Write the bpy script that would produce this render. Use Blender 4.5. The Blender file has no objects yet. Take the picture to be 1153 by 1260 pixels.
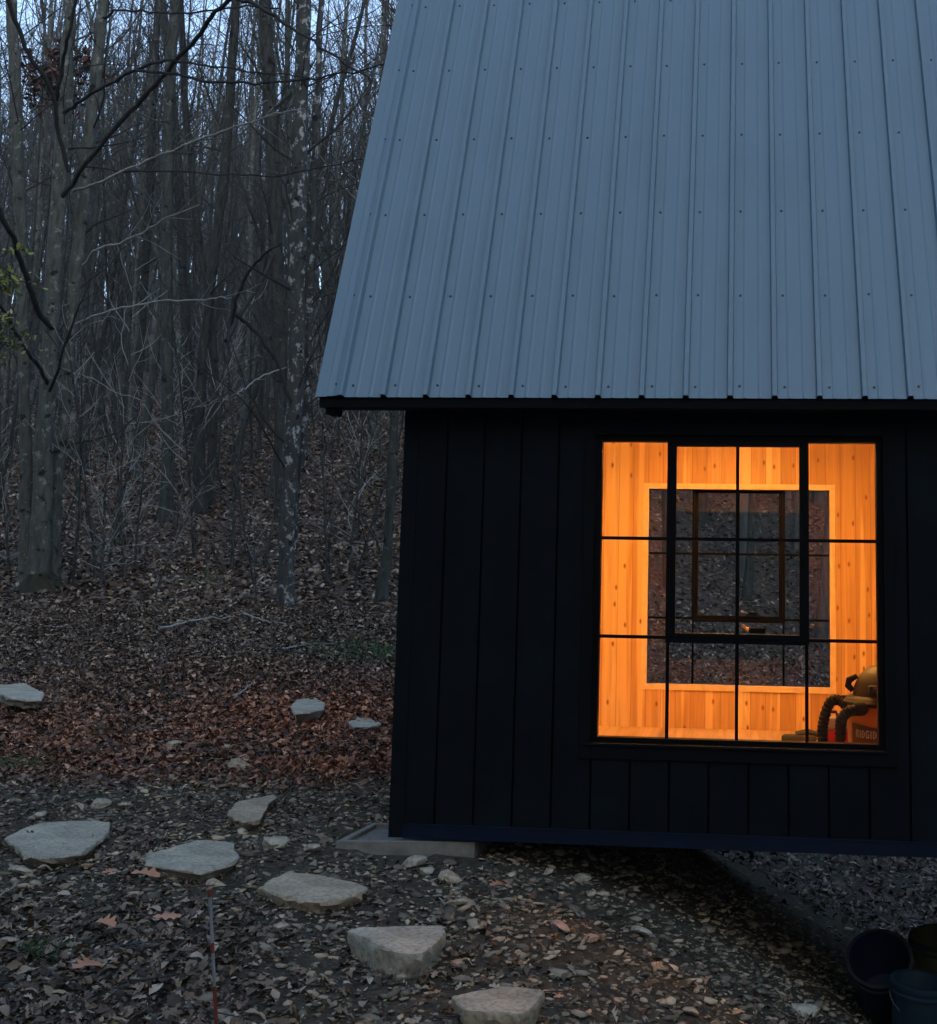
import bpy, math, random
import numpy as np
from mathutils import Vector, Matrix, Euler
R = math.radians
scene = bpy.context.scene
col = scene.collection
PI = math.pi

# ------------------------------------------------------------------ camera
PW, PH = 1153.0, 1260.0
F, CX, CY = 1526.47, 769.73, 512.26
PITCH, YAW, ROLL = 0.1312, -0.0937, 0.0169
CAM = np.array([1.8057, -6.5526, 1.3476])
fw = np.array([math.sin(YAW)*math.cos(PITCH), math.cos(YAW)*math.cos(PITCH), math.sin(PITCH)])
r0 = np.array([math.cos(YAW), -math.sin(YAW), 0.0])
u0 = np.cross(r0, fw)
RT = r0*math.cos(ROLL) + u0*math.sin(ROLL)
UP = u0*math.cos(ROLL) - r0*math.sin(ROLL)
cd = bpy.data.cameras.new('camera')
cam = bpy.data.objects.new('camera', cd); col.objects.link(cam)
cd.sensor_fit = 'HORIZONTAL'; cd.sensor_width = 36
cd.lens = F/PW*36
cd.shift_x = (PW/2-CX)/PW; cd.shift_y = -(PH/2-CY)/PW
cd.clip_start = 0.05; cd.clip_end = 2000
M = Matrix(((RT[0], UP[0], -fw[0], CAM[0]), (RT[1], UP[1], -fw[1], CAM[1]), (RT[2], UP[2], -fw[2], CAM[2]), (0, 0, 0, 1)))
cam.matrix_world = M
scene.camera = cam

def ray(u, v):
    return fw + RT*(u-CX)/F - UP*(v-CY)/F
def at(u, v, d):
    return CAM + ray(u, v)*d
def on_plane(u, v, axis, val):
    w = ray(u, v); return CAM + w*(val-CAM[axis])/w[axis]

# ------------------------------------------------------------------ terrain height
_ys = np.array([-300, -120, -60, -28, -13, -3, 0, 3, 5, 10, 14, 20, 26, 34, 60, 110, 200, 400], float)
_zs = np.array([45, 28, 13, 3.2, -.35, -.20, -.07, .0, .12, .85, 1.75, 3.5, 5.2, 6.9, 13.5, 28, 42, 45], float)
_fy = np.linspace(-300, 400, 7001)
_fz = np.interp(_fy, _ys, _zs)
_k = np.ones(31)/31
_fz = np.convolve(np.pad(_fz, 15, 'edge'), _k, 'valid')
_xs = np.array([-100, .3, .7, 1.25, 1.8, 2.35, 3.2, 4.5, 8, 30, 200], float)
_ds = np.array([0, 0, .03, .20, .45, .80, 1.25, 1.75, 2.6, 3.6, 4], float)
_fx = np.linspace(-100, 200, 6001)
_fd = np.convolve(np.pad(np.interp(_fx, _xs, _ds), 4, 'edge'), np.ones(9)/9, 'valid')
def wav(x, y, s, seed):
    a = 0
    for k in range(4):
        t = seed*1.7 + k*2.1
        a = a + np.sin(x*s*math.cos(t)*(1+.35*k) + y*s*math.sin(t)*(1+.35*k) + t*3.1)
    return a/4
def gz(x, y):
    x = np.asarray(x, float); y = np.asarray(y, float)
    z = np.interp(y, _fy, _fz)
    xx = x + .2*np.clip(y, -2, 14)
    z = z - np.interp(xx, _fx, _fd)*(1-np.clip((y-16)/40, 0, 1))
    far = np.clip((np.hypot(x-1, y)-6)/20, 0, 1)
    z = z + far*(.35*wav(x, y, .35, 1) + .5*wav(x, y, .12, 5))
    near = np.clip((np.hypot(x-.3, y)-.8)/2, .25, 1)
    z = z + near*(.018*wav(x, y, 3.1, 2) + .010*wav(x, y, 8.3, 3)) + .05*np.clip((np.hypot(x, y)-3)/4, 0, 1)*wav(x, y, 1.3, 4)
    z = z + .05*np.exp(-((x+.45)**2+(y+.15)**2)/.12) - .03*np.exp(-((x-.75)**2+(y+.1)**2)/.05)
    return z
def hit(u, v, dmax=200):
    w = ray(u, v)
    d = 2.5
    while d < dmax:
        p = CAM + w*d
        if p[2] < gz(p[0], p[1]):
            lo, hi = d-.25, d
            for _ in range(20):
                m = (lo+hi)/2; p = CAM+w*m
                if p[2] < gz(p[0], p[1]): hi = m
                else: lo = m
            return CAM + w*hi, hi
        d += .25
    return CAM + w*dmax, dmax

# ------------------------------------------------------------------ materials
def nmat(name):
    m = bpy.data.materials.new(name); m.use_nodes = True
    nt = m.node_tree; nt.nodes.clear()
    out = nt.nodes.new('ShaderNodeOutputMaterial')
    b = nt.nodes.new('ShaderNodeBsdfPrincipled')
    nt.links.new(b.outputs[0], out.inputs[0])
    return m, nt, b, out
def N(nt, t, **kw):
    n = nt.nodes.new(t)
    for k, v in kw.items():
        if k in n.inputs: n.inputs[k].default_value = v
        else: setattr(n, k, v)
    return n
def L(nt, a, b): nt.links.new(a, b)
def ramp(nt, fac, stops):
    r = nt.nodes.new('ShaderNodeValToRGB')
    e = r.color_ramp.elements
    while len(e) < len(stops): e.new(.5)
    for i, (p, c) in enumerate(stops):
        e[i].position = p; e[i].color = (*c, 1) if len(c) == 3 else c
    L(nt, fac, r.inputs[0]); return r
def coords(nt, scale=(1, 1, 1), kind='Object'):
    tc = nt.nodes.new('ShaderNodeTexCoord'); mp = nt.nodes.new('ShaderNodeMapping')
    mp.inputs['Scale'].default_value = scale
    L(nt, tc.outputs[kind], mp.inputs[0]); return mp.outputs[0]
def world_co(nt, scale=(1, 1, 1)):
    g = nt.nodes.new('ShaderNodeNewGeometry'); mp = nt.nodes.new('ShaderNodeMapping')
    mp.inputs['Scale'].default_value = scale
    L(nt, g.outputs['Position'], mp.inputs[0]); return mp.outputs[0]
def bump(nt, h, b, strength=.3, dist=.01):
    n = N(nt, 'ShaderNodeBump', Strength=strength, Distance=dist)
    L(nt, h, n.inputs['Height']); L(nt, n.outputs[0], b.inputs['Normal']); return n
def simple(name, colr, rough=.6, metal=0, noise=.15, scale=6, bmp=0, spec=.5):
    m, nt, b, _ = nmat(name)
    co = coords(nt); n = N(nt, 'ShaderNodeTexNoise', Scale=scale, Detail=6.0, Roughness=.6); L(nt, co, n.inputs[0])
    c = np.array(colr)
    r = ramp(nt, n.outputs[0], [(.3, tuple(c*(1-noise))), (.7, tuple(np.minimum(c*(1+noise), 1)))])
    L(nt, r.outputs[0], b.inputs['Base Color'])
    b.inputs['Roughness'].default_value = rough; b.inputs['Metallic'].default_value = metal
    b.inputs['Specular IOR Level'].default_value = spec
    if bmp: bump(nt, n.outputs[0], b, bmp, .004)
    return m

def bark(name, dark, light, lichen=None, lam=.58, moss=None):
    m, nt, b, _ = nmat(name)
    co = coords(nt, (1, 1, .22))
    n = N(nt, 'ShaderNodeTexNoise', Scale=16.0, Detail=7.0, Roughness=.65); L(nt, co, n.inputs[0])
    r = ramp(nt, n.outputs[0], [(.33, dark), (.66, light)])
    outc = r.outputs[0]
    if lichen:
        co2 = coords(nt, (1, 1, .8))
        n2 = N(nt, 'ShaderNodeTexNoise', Scale=9.0, Detail=5.0, Roughness=.7); L(nt, co2, n2.inputs[0])
        r2 = ramp(nt, n2.outputs[0], [(lam, (0, 0, 0)), (lam+.05, (1, 1, 1))])
        mx = N(nt, 'ShaderNodeMix', data_type='RGBA'); L(nt, r2.outputs[0], mx.inputs[0]); L(nt, outc, mx.inputs[6]); mx.inputs[7].default_value = (*lichen, 1)
        outc = mx.outputs[2]
        # dark branch scars
        v = N(nt, 'ShaderNodeTexNoise', Scale=3.2, Detail=3.0, Roughness=.6); L(nt, coords(nt, (1.6, 1.6, 1.8)), v.inputs[0])
        r3 = ramp(nt, v.outputs[0], [(.62, (0, 0, 0)), (.66, (1, 1, 1))])
        mx2 = N(nt, 'ShaderNodeMix', data_type='RGBA'); L(nt, r3.outputs[0], mx2.inputs[0]); L(nt, outc, mx2.inputs[6]); mx2.inputs[7].default_value = (*[c*.35 for c in dark], 1)
        outc = mx2.outputs[2]
    L(nt, outc, b.inputs['Base Color'])
    b.inputs['Roughness'].default_value = .9; b.inputs['Specular IOR Level'].default_value = .2
    bump(nt, n.outputs[0], b, .8, .02)
    return m
BARK_GREY = bark('bark_grey', (.04, .046, .040), (.105, .112, .098), (.19, .20, .18), .58)
BARK_DARK = bark('bark_dark', (.012, .014, .013), (.045, .048, .043), (.08, .088, .08), .62)
BARK_MID = bark('bark_mid', (.018, .022, .020), (.060, .066, .057), (.11, .125, .112), .60)
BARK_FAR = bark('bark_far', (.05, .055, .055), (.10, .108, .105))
BARK_LICHEN = bark('bark_lichen', (.026, .029, .028), (.062, .066, .062), (.28, .30, .29), .555)
TWIG_DARK = simple('twig_dark', (.024, .024, .023), .9, noise=.3, spec=.2)
TWIG_MID = simple('twig_mid', (.052, .054, .05), .9, noise=.3, spec=.2)
TWIG_PALE = simple('twig_pale', (.24, .25, .235), .8, noise=.25, spec=.3)
MOSS = simple('moss', (.022, .021, .010), .95, noise=.5, scale=20, bmp=.8)

def island_mat(name, stops, rough=.75, hue=None, spec=.3, trans=0):
    m, nt, b, out = nmat(name)
    g = nt.nodes.new('ShaderNodeNewGeometry')
    r = ramp(nt, g.outputs['Random Per Island'], stops)
    outc = r.outputs[0]
    if hue:
        n = N(nt, 'ShaderNodeTexNoise', Scale=.55, Detail=3.0); L(nt, g.outputs['Position'], n.inputs[0])
        # a drift of redder freshly fallen leaves along the bank behind the gravel
        sp = nt.nodes.new('ShaderNodeSeparateXYZ'); L(nt, g.outputs['Position'], sp.inputs[0])
        mr = N(nt, 'ShaderNodeMapRange'); L(nt, sp.outputs[1], mr.inputs[0])
        mr.inputs[1].default_value = 1.2; mr.inputs[2].default_value = 2.2
        mr2 = N(nt, 'ShaderNodeMapRange'); L(nt, sp.outputs[1], mr2.inputs[0])
        mr2.inputs[1].default_value = 7.2; mr2.inputs[2].default_value = 4.6
        mu0 = N(nt, 'ShaderNodeMath', operation='MULTIPLY'); L(nt, mr.outputs[0], mu0.inputs[0]); L(nt, mr2.outputs[0], mu0.inputs[1])
        mr3 = N(nt, 'ShaderNodeMapRange'); L(nt, sp.outputs[0], mr3.inputs[0]); mr3.inputs[1].default_value = -6.5; mr3.inputs[2].default_value = -1.0
        mr4 = N(nt, 'ShaderNodeMapRange'); L(nt, sp.outputs[0], mr4.inputs[0]); mr4.inputs[1].default_value = 1.6; mr4.inputs[2].default_value = .8
        mu1 = N(nt, 'ShaderNodeMath', operation='MULTIPLY'); L(nt, mr3.outputs[0], mu1.inputs[0]); L(nt, mr4.outputs[0], mu1.inputs[1])
        mu = N(nt, 'ShaderNodeMath', operation='MULTIPLY'); L(nt, mu0.outputs[0], mu.inputs[0]); L(nt, mu1.outputs[0], mu.inputs[1])
        r2 = ramp(nt, n.outputs[0], [(.30, (.25, .25, .25)), (.58, (1, 1, 1))])
        mu2 = N(nt, 'ShaderNodeMath', operation='MULTIPLY'); L(nt, mu.outputs[0], mu2.inputs[0]); L(nt, r2.outputs[0], mu2.inputs[1])
        mx = N(nt, 'ShaderNodeMix', data_type='RGBA', blend_type='MULTIPLY'); L(nt, mu2.outputs[0], mx.inputs[0]); L(nt, outc, mx.inputs[6]); mx.inputs[7].default_value = hue
        outc = mx.outputs[2]
    L(nt, outc, b.inputs['Base Color'])
    b.inputs['Roughness'].default_value = rough; b.inputs['Specular IOR Level'].default_value = spec
    return m
LEAF = island_mat('dead_leaf', [(0, (.028, .019, .012)), (.35, (.082, .056, .034)), (.65, (.16, .113, .071)), (.88, (.25, .19, .125)), (1, (.46, .38, .28))], .6, (2.2, 1.05, .62, 1), spec=.35)
LEAF_ORANGE = simple('leaf_orange', (.50, .24, .13), .6, noise=.2)
LEAF_GREEN = island_mat('leaf_green', [(0, (.10, .14, .03)), (.6, (.22, .25, .06)), (1, (.36, .34, .12))], .6)
LEAF_RUST = island_mat('leaf_rust', [(0, (.03, .016, .012)), (.6, (.07, .035, .025)), (1, (.12, .065, .045))], .7)
GRAVEL = island_mat('gravel', [(0, (.09, .078, .055)), (.45, (.20, .175, .125)), (.75, (.33, .29, .205)), (.88, (.45, .33, .20)), (1, (.60, .50, .34))], .85, spec=.3)
GRASSM = island_mat('grass_blade', [(0, (.025, .07, .025)), (1, (.06, .15, .045))], .7)

def soil():
    m, nt, b, _ = nmat('soil')
    co = world_co(nt)
    n = N(nt, 'ShaderNodeTexNoise', Scale=1.3, Detail=8.0, Roughness=.65); L(nt, co, n.inputs[0])
    n2 = N(nt, 'ShaderNodeTexNoise', Scale=26.0, Detail=6.0, Roughness=.7); L(nt, co, n2.inputs[0])
    v = N(nt, 'ShaderNodeTexVoronoi', Scale=16.0); L(nt, co, v.inputs[0])
    r = ramp(nt, n.outputs[0], [(.35, (.058, .050, .035)), (.65, (.115, .104, .076))])
    r2 = ramp(nt, n2.outputs[0], [(.35, (.45, .45, .45)), (.7, (1.5, 1.45, 1.35))])
    mx = N(nt, 'ShaderNodeMix', data_type='RGBA', blend_type='MULTIPLY'); mx.inputs[0].default_value = 1
    L(nt, r.outputs[0], mx.inputs[6]); L(nt, r2.outputs[0], mx.inputs[7])
    # leaf litter mosaic far away, where single leaves are not modelled
    sp = nt.nodes.new('ShaderNodeSeparateXYZ'); L(nt, co, sp.inputs[0])
    mr = N(nt, 'ShaderNodeMapRange'); L(nt, sp.outputs[1], mr.inputs[0]); mr.inputs[1].default_value = 3; mr.inputs[2].default_value = 7
    vr = ramp(nt, v.outputs['Color'], [(.2, (.035, .025, .020)), (.6, (.085, .060, .048)), (1, (.17, .125, .10))])
    mx2 = N(nt, 'ShaderNodeMix', data_type='RGBA'); L(nt, mr.outputs[0], mx2.inputs[0]); L(nt, mx.outputs[2], mx2.inputs[6]); L(nt, vr.outputs[0], mx2.inputs[7])
    # greenish moss in the gravel
    gr = ramp(nt, n.outputs[0], [(.5, (0, 0, 0)), (.62, (.6, .6, .6))])
    mx3 = N(nt, 'ShaderNodeMix', data_type='RGBA'); L(nt, gr.outputs[0], mx3.inputs[0]); L(nt, mx2.outputs[2], mx3.inputs[6]); mx3.inputs[7].default_value = (.04, .05, .035, 1)
    L(nt, mx3.outputs[2], b.inputs['Base Color'])
    b.inputs['Roughness'].default_value = .95; b.inputs['Specular IOR Level'].default_value = .2
    bump(nt, n2.outputs[0], b, 1, .03)
    return m
SOIL = soil()

def stone(name, c1, c2, tint=None):
    m, nt, b, _ = nmat(name)
    co = coords(nt)
    n = N(nt, 'ShaderNodeTexNoise', Scale=4.0, Detail=9.0, Roughness=.68); L(nt, co, n.inputs[0])
    n2 = N(nt, 'ShaderNodeTexNoise', Scale=45.0, Detail=5.0, Roughness=.7); L(nt, co, n2.inputs[0])
    r = ramp(nt, n.outputs[0], [(.33, c1), (.62, c2)])
    r2 = ramp(nt, n2.outputs[0], [(.32, (.5, .5, .48)), (.55, (1.1, 1.1, 1.1))])
    mx = N(nt, 'ShaderNodeMix', data_type='RGBA', blend_type='MULTIPLY'); mx.inputs[0].default_value = 1
    L(nt, r.outputs[0], mx.inputs[6]); L(nt, r2.outputs[0], mx.inputs[7])
    L(nt, mx.outputs[2], b.inputs['Base Color'])
    b.inputs['Roughness'].default_value = .85; b.inputs['Specular IOR Level'].default_value = .3
    ad = N(nt, 'ShaderNodeMath', operation='ADD'); L(nt, n.outputs[0], ad.inputs[0]); L(nt, n2.outputs[0], ad.inputs[1])
    bump(nt, ad.outputs[0], b, .5, .005)
    return m
ST_GREY = stone('slab_grey', (.24, .225, .17), (.48, .445, .335))
ST_TAN = stone('slab_tan', (.27, .22, .15), (.50, .42, .29))
ST_ORANGE = stone('rock_orange', (.34, .20, .13), (.50, .33, .23))

def roof_mat():
    m, nt, b, _ = nmat('grey_roof_metal')
    co = coords(nt)
    n = N(nt, 'ShaderNodeTexNoise', Scale=1.6, Detail=4.0); L(nt, co, n.inputs[0])
    n2 = N(nt, 'ShaderNodeTexNoise', Scale=3.0, Detail=3.0); L(nt, coords(nt, (3, .25, .25)), n2.inputs[0])
    ad = N(nt, 'ShaderNodeMath', operation='ADD'); L(nt, n.outputs[0], ad.inputs[0]); L(nt, n2.outputs[0], ad.inputs[1])
    r = ramp(nt, ad.outputs[0], [(.65, (.114, .192, .234)), (1.35, (.126, .212, .256))])
    L(nt, r.outputs[0], b.inputs['Base Color'])
    n3 = N(nt, 'ShaderNodeTexNoise', Scale=500.0, Detail=2.0); L(nt, co, n3.inputs[0])
    bump(nt, n3.outputs[0], b, .12, .0008)
    b.inputs['Metallic'].default_value = .0; b.inputs['Roughness'].default_value = .34
    b.inputs['Specular IOR Level'].default_value = .6
    return m
ROOF = roof_mat()
SCREW = simple('screw_head', (.05, .06, .075), .5, .5)
TRIM_BLACK = simple('black_trim', (.0018, .0028, .0032), .75, noise=.2, spec=.12)
TRIM_NAVY = simple('navy_skirt', (.004, .009, .022), .7, noise=.2, spec=.15)
SIDING = simple('black_siding', (.0032, .0056, .0075), .8, noise=.6, scale=3, bmp=.4, spec=.12)
SIDING_IN = simple('black_backing', (.001, .0012, .0014), .9, spec=.03)
FRAME = simple('black_window_frame', (.0015, .0018, .002), .5, spec=.08)
CONC = stone('concrete', (.13, .128, .115), (.22, .215, .195))
WET_WOOD = simple('weathered_form_board', (.19, .18, .145), .85, noise=.3, scale=14, bmp=.5)

def pine(name, axis, w, c_lo, c_mid, c_hi, knots=True, horiz=False):
    """tongue and groove boards; axis 0 = boards side by side along X, running up Z"""
    m, nt, b, _ = nmat(name)
    g = nt.nodes.new('ShaderNodeNewGeometry')
    sp = nt.nodes.new('ShaderNodeSeparateXYZ'); L(nt, g.outputs['Position'], sp.inputs[0])
    dv = N(nt, 'ShaderNodeMath', operation='DIVIDE'); L(nt, sp.outputs[axis], dv.inputs[0]); dv.inputs[1].default_value = w
    fl = N(nt, 'ShaderNodeMath', operation='FLOOR'); L(nt, dv.outputs[0], fl.inputs[0])
    fr = N(nt, 'ShaderNodeMath', operation='FRACT'); L(nt, dv.outputs[0], fr.inputs[0])
    wn = N(nt, 'ShaderNodeTexWhiteNoise', noise_dimensions='1D'); L(nt, fl.outputs[0], wn.inputs['W'])
    # grain, offset per board
    along = 2 if not horiz else (1 if axis == 0 else 0)
    sc = [26, 26, 26]; sc[along] = 1.3
    off = N(nt, 'ShaderNodeVectorMath', operation='SCALE'); L(nt, wn.outputs['Color'], off.inputs[0]); off.inputs['Scale'].default_value = 13
    ad = N(nt, 'ShaderNodeVectorMath', operation='ADD'); L(nt, g.outputs['Position'], ad.inputs[0]); L(nt, off.outputs[0], ad.inputs[1])
    mp = nt.nodes.new('ShaderNodeMapping'); mp.inputs['Scale'].default_value = sc; L(nt, ad.outputs[0], mp.inputs[0])
    gn = N(nt, 'ShaderNodeTexNoise', Scale=1.0, Detail=6.0, Roughness=.6, Distortion=.6); L(nt, mp.outputs[0], gn.inputs[0])
    base = ramp(nt, wn.outputs['Value'], [(0, c_lo), (.55, c_mid), (.80, c_mid), (.9, c_hi), (1, c_hi)])
    gr = ramp(nt, gn.outputs[0], [(.35, (.80, .76, .72)), (.65, (1.08, 1.08, 1.08))])
    mx = N(nt, 'ShaderNodeMix', data_type='RGBA', blend_type='MULTIPLY'); mx.inputs[0].default_value = 1
    L(nt, base.outputs[0], mx.inputs[6]); L(nt, gr.outputs[0], mx.inputs[7])
    c = mx.outputs[2]
    # sapwood streak inside a board
    sc2 = [9, 9, 9]; sc2[along] = .25
    mp2 = nt.nodes.new('ShaderNodeMapping'); mp2.inputs['Scale'].default_value = sc2; L(nt, ad.outputs[0], mp2.inputs[0])
    sn = N(nt, 'ShaderNodeTexNoise', Scale=1.2, Detail=2.0); L(nt, mp2.outputs[0], sn.inputs[0])
    sr = ramp(nt, sn.outputs[0], [(.58, (0, 0, 0)), (.64, (.8, .8, .8))])
    ms = N(nt, 'ShaderNodeMix', data_type='RGBA'); L(nt, sr.outputs[0], ms.inputs[0]); L(nt, c, ms.inputs[6]); ms.inputs[7].default_value = (*c_hi, 1)
    c = ms.outputs[2]
    if knots:
        sk = [1/w, 1/w, 1/w]; sk[along] = 3.2
        cb = nt.nodes.new('ShaderNodeCombineXYZ'); L(nt, sp.outputs[axis], cb.inputs[0]); L(nt, sp.outputs[2], cb.inputs[1])
        mp3 = nt.nodes.new('ShaderNodeMapping'); mp3.inputs['Scale'].default_value = (1.25/w, 5.2, 1); L(nt, cb.outputs[0], mp3.inputs[0])
        v = N(nt, 'ShaderNodeTexVoronoi', voronoi_dimensions='2D', Scale=.8, Randomness=.9); L(nt, mp3.outputs[0], v.inputs[0])
        # keep about a third of the cells
        sc3 = nt.nodes.new('ShaderNodeSeparateColor'); L(nt, v.outputs['Color'], sc3.inputs[0])
        gt = N(nt, 'ShaderNodeMath', operation='GREATER_THAN'); L(nt, sc3.outputs[0], gt.inputs[0]); gt.inputs[1].default_value = .5
        kr = ramp(nt, v.outputs['Distance'], [(.03, (1, 1, 1)), (.12, (0, 0, 0))])
        mk = N(nt, 'ShaderNodeMath', operation='MULTIPLY'); L(nt, gt.outputs[0], mk.inputs[0]); L(nt, kr.outputs[0], mk.inputs[1])
        mm = N(nt, 'ShaderNodeMix', data_type='RGBA'); L(nt, mk.outputs[0], mm.inputs[0]); L(nt, c, mm.inputs[6]); mm.inputs[7].default_value = (.26, .11, .04, 1)
        c = mm.outputs[2]
    # V joint
    jr = ramp(nt, fr.outputs[0], [(.0, (.55, .5, .45)), (.035, (1, 1, 1)), (.965, (1, 1, 1)), (1, (.55, .5, .45))])
    mj = N(nt, 'ShaderNodeMix', data_type='RGBA', blend_type='MULTIPLY'); mj.inputs[0].default_value = 1
    L(nt, c, mj.inputs[6]); L(nt, jr.outputs[0], mj.inputs[7])
    L(nt, mj.outputs[2], b.inputs['Base Color'])
    bump(nt, jr.outputs[0], b, .5, .003)
    b.inputs['Roughness'].default_value = .55; b.inputs['Specular IOR Level'].default_value = .35
    return m
PINE = pine('pine_boards', 0, .118, (.56, .34, .15), (.68, .44, .21), (.86, .67, .38))
PINE_SIDE = pine('pine_boards_side', 1, .118, (.56, .34, .15), (.68, .44, .21), (.86, .67, .38))
PLY = pine('plywood_floor', 0, 1.22, (.60, .42, .23), (.64, .45, .25), (.70, .52, .30), knots=False, horiz=True)
JAMB = simple('pine_jamb', (.86, .70, .44), .5, noise=.1, scale=20)

def glass(name='window_glass', ior=1.75):
    m = bpy.data.materials.new(name); m.use_nodes = True
    nt = m.node_tree; nt.nodes.clear()
    out = nt.nodes.new('ShaderNodeOutputMaterial')
    t = nt.nodes.new('ShaderNodeBsdfTransparent'); t.inputs[0].default_value = (.93, .95, .94, 1)
    gl = nt.nodes.new('ShaderNodeBsdfGlossy'); gl.inputs['Roughness'].default_value = .0
    fr = N(nt, 'ShaderNodeFresnel', IOR=ior)
    mx = nt.nodes.new('ShaderNodeMixShader')
    L(nt, fr.outputs[0], mx.inputs[0]); L(nt, t.outputs[0], mx.inputs[1]); L(nt, gl.outputs[0], mx.inputs[2]); L(nt, mx.outputs[0], out.inputs[0])
    return m
GLASS = glass()
GLASS_FRONT = glass('front_window_glass', 1.36)

# ------------------------------------------------------------------ mesh helpers
class MB:
    def __init__(s): s.v = []; s.f = []; s.m = []
    def add(s, vs, fs, mi=0):
        o = len(s.v); s.v += [tuple(map(float, p)) for p in vs]
        s.f += [tuple(i+o for i in f) for f in fs]; s.m += [mi]*len(fs); return s
    def box(s, a, b, mi=0):
        x0, y0, z0 = a; x1, y1, z1 = b
        return s.add([(x0, y0, z0), (x1, y0, z0), (x1, y1, z0), (x0, y1, z0), (x0, y0, z1), (x1, y0, z1), (x1, y1, z1), (x0, y1, z1)],
                     [(0, 3, 2, 1), (4, 5, 6, 7), (0, 1, 5, 4), (1, 2, 6, 5), (2, 3, 7, 6), (3, 0, 4, 7)], mi)
    def tube(s, pts, rad, n=8, mi=0, cap=True):
        P = np.array(pts, float); V, Fq = tube_arrays(P, np.broadcast_to(np.array(rad, float), (len(P),)), n)
        fs = [tuple(q) for q in Fq]
        if cap: fs += [tuple(range(n))[::-1], tuple(range(len(V)-n, len(V)))]
        return s.add(V, fs, mi)
    def lathe(s, prof, c=(0, 0, 0), n=32, mi=0, a0=0, a1=2*PI):
        vs = []; fs = []
        full = abs(a1-a0-2*PI) < 1e-6; k = n if full else n+1
        for r, z in prof:
            for i in range(k):
                a = a0+(a1-a0)*i/n; vs.append((c[0]+r*math.cos(a), c[1]+r*math.sin(a), c[2]+z))
        for j in range(len(prof)-1):
            for i in range(n):
                i2 = (i+1) % k; fs.append((j*k+i, j*k+i2, (j+1)*k+i2, (j+1)*k+i))
        return s.add(vs, fs, mi)
    def prism(s, poly, z0, z1, mi=0):
        n = len(poly)
        return s.add([(x, y, z0) for x, y in poly]+[(x, y, z1) for x, y in poly],
                     [tuple(range(n))[::-1], tuple(range(n, 2*n))]+[(i, (i+1) % n, n+(i+1) % n, n+i) for i in range(n)], mi)
    def build(s, name, mats, parent=None, smooth=False, bevel=0):
        me = bpy.data.meshes.new(name); me.from_pydata(s.v, [], s.f)
        if not isinstance(mats, (list, tuple)): mats = [mats]
        for m in mats: me.materials.append(m)
        me.polygons.foreach_set('material_index', s.m)
        if smooth: me.polygons.foreach_set('use_smooth', [True]*len(s.f)); me.set_sharp_from_angle(angle=R(38))
        me.update()
        o = bpy.data.objects.new(name, me); col.objects.link(o)
        if parent: o.parent = parent
        if bevel:
            b = o.modifiers.new('b', 'BEVEL'); b.width = bevel; b.segments = 2; b.limit_method = 'ANGLE'; b.angle_limit = R(40)
        return o

def tube_arrays(P, rad, n):
    m = len(P)
    T = np.empty_like(P); T[1:-1] = P[2:]-P[:-2]; T[0] = P[1]-P[0]; T[-1] = P[-1]-P[-2]
    T /= np.linalg.norm(T, axis=1)[:, None]+1e-9
    d = P[-1]-P[0]; d = d/(np.linalg.norm(d)+1e-9)
    a = np.array([1., 0, 0]) if abs(d[0]) < .6 else np.array([0, 1., 0])
    n1 = np.cross(T, a); n1 /= np.linalg.norm(n1, axis=1)[:, None]+1e-9
    n2 = np.cross(T, n1)
    an = np.arange(n)*2*PI/n
    V = P[:, None, :] + rad[:, None, None]*(np.cos(an)[None, :, None]*n1[:, None, :]+np.sin(an)[None, :, None]*n2[:, None, :])
    i = np.arange(n); j = (i+1) % n
    b = (np.arange(m-1)*n)[:, None]
    Fq = np.stack([b+i, b+j, b+n+j, b+n+i], -1).reshape(-1, 4)
    return V.reshape(-1, 3), Fq

class Acc:
    """collects quads for big organic meshes"""
    def __init__(s): s.V = []; s.Q = []; s.n = 0
    def tube(s, P, rad, n):
        V, Q = tube_arrays(np.asarray(P, float), np.asarray(rad, float), n)
        s.V.append(V); s.Q.append(Q+s.n); s.n += len(V)
    def addq(s, V, Q): s.V.append(V); s.Q.append(Q+s.n); s.n += len(V)
    def mesh(s, name, mat, smooth=True):
        V = np.concatenate(s.V).astype(np.float32); Q = np.concatenate(s.Q).astype(np.int32)
        k = Q.shape[1]
        me = bpy.data.meshes.new(name)
        me.vertices.add(len(V)); me.vertices.foreach_set('co', V.ravel())
        me.loops.add(Q.size); me.loops.foreach_set('vertex_index', Q.ravel())
        me.polygons.add(len(Q)); me.polygons.foreach_set('loop_start', np.arange(len(Q), dtype=np.int32)*k)
        me.polygons.foreach_set('loop_total', np.full(len(Q), k, np.int32))
        if smooth: me.polygons.foreach_set('use_smooth', np.ones(len(Q), bool))
        me.materials.append(mat); me.update(calc_edges=True); return me

def link(name, me, parent=None, loc=None):
    o = bpy.data.objects.new(name, me); col.objects.link(o)
    if parent: o.parent = parent
    if loc is not None: o.location = loc
    return o
def empty(name, loc=(0, 0, 0), rz=0, parent=None):
    o = bpy.data.objects.new(name, None); col.objects.link(o); o.location = loc; o.rotation_euler = (0, 0, rz)
    o.empty_display_size = .2
    if parent: o.parent = parent
    return o
def tag(o, label, cat, group=None, kind=None):
    if label: o['label'] = label
    if cat: o['category'] = cat
    if group: o['group'] = group
    if kind: o['kind'] = kind
    return o

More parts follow.
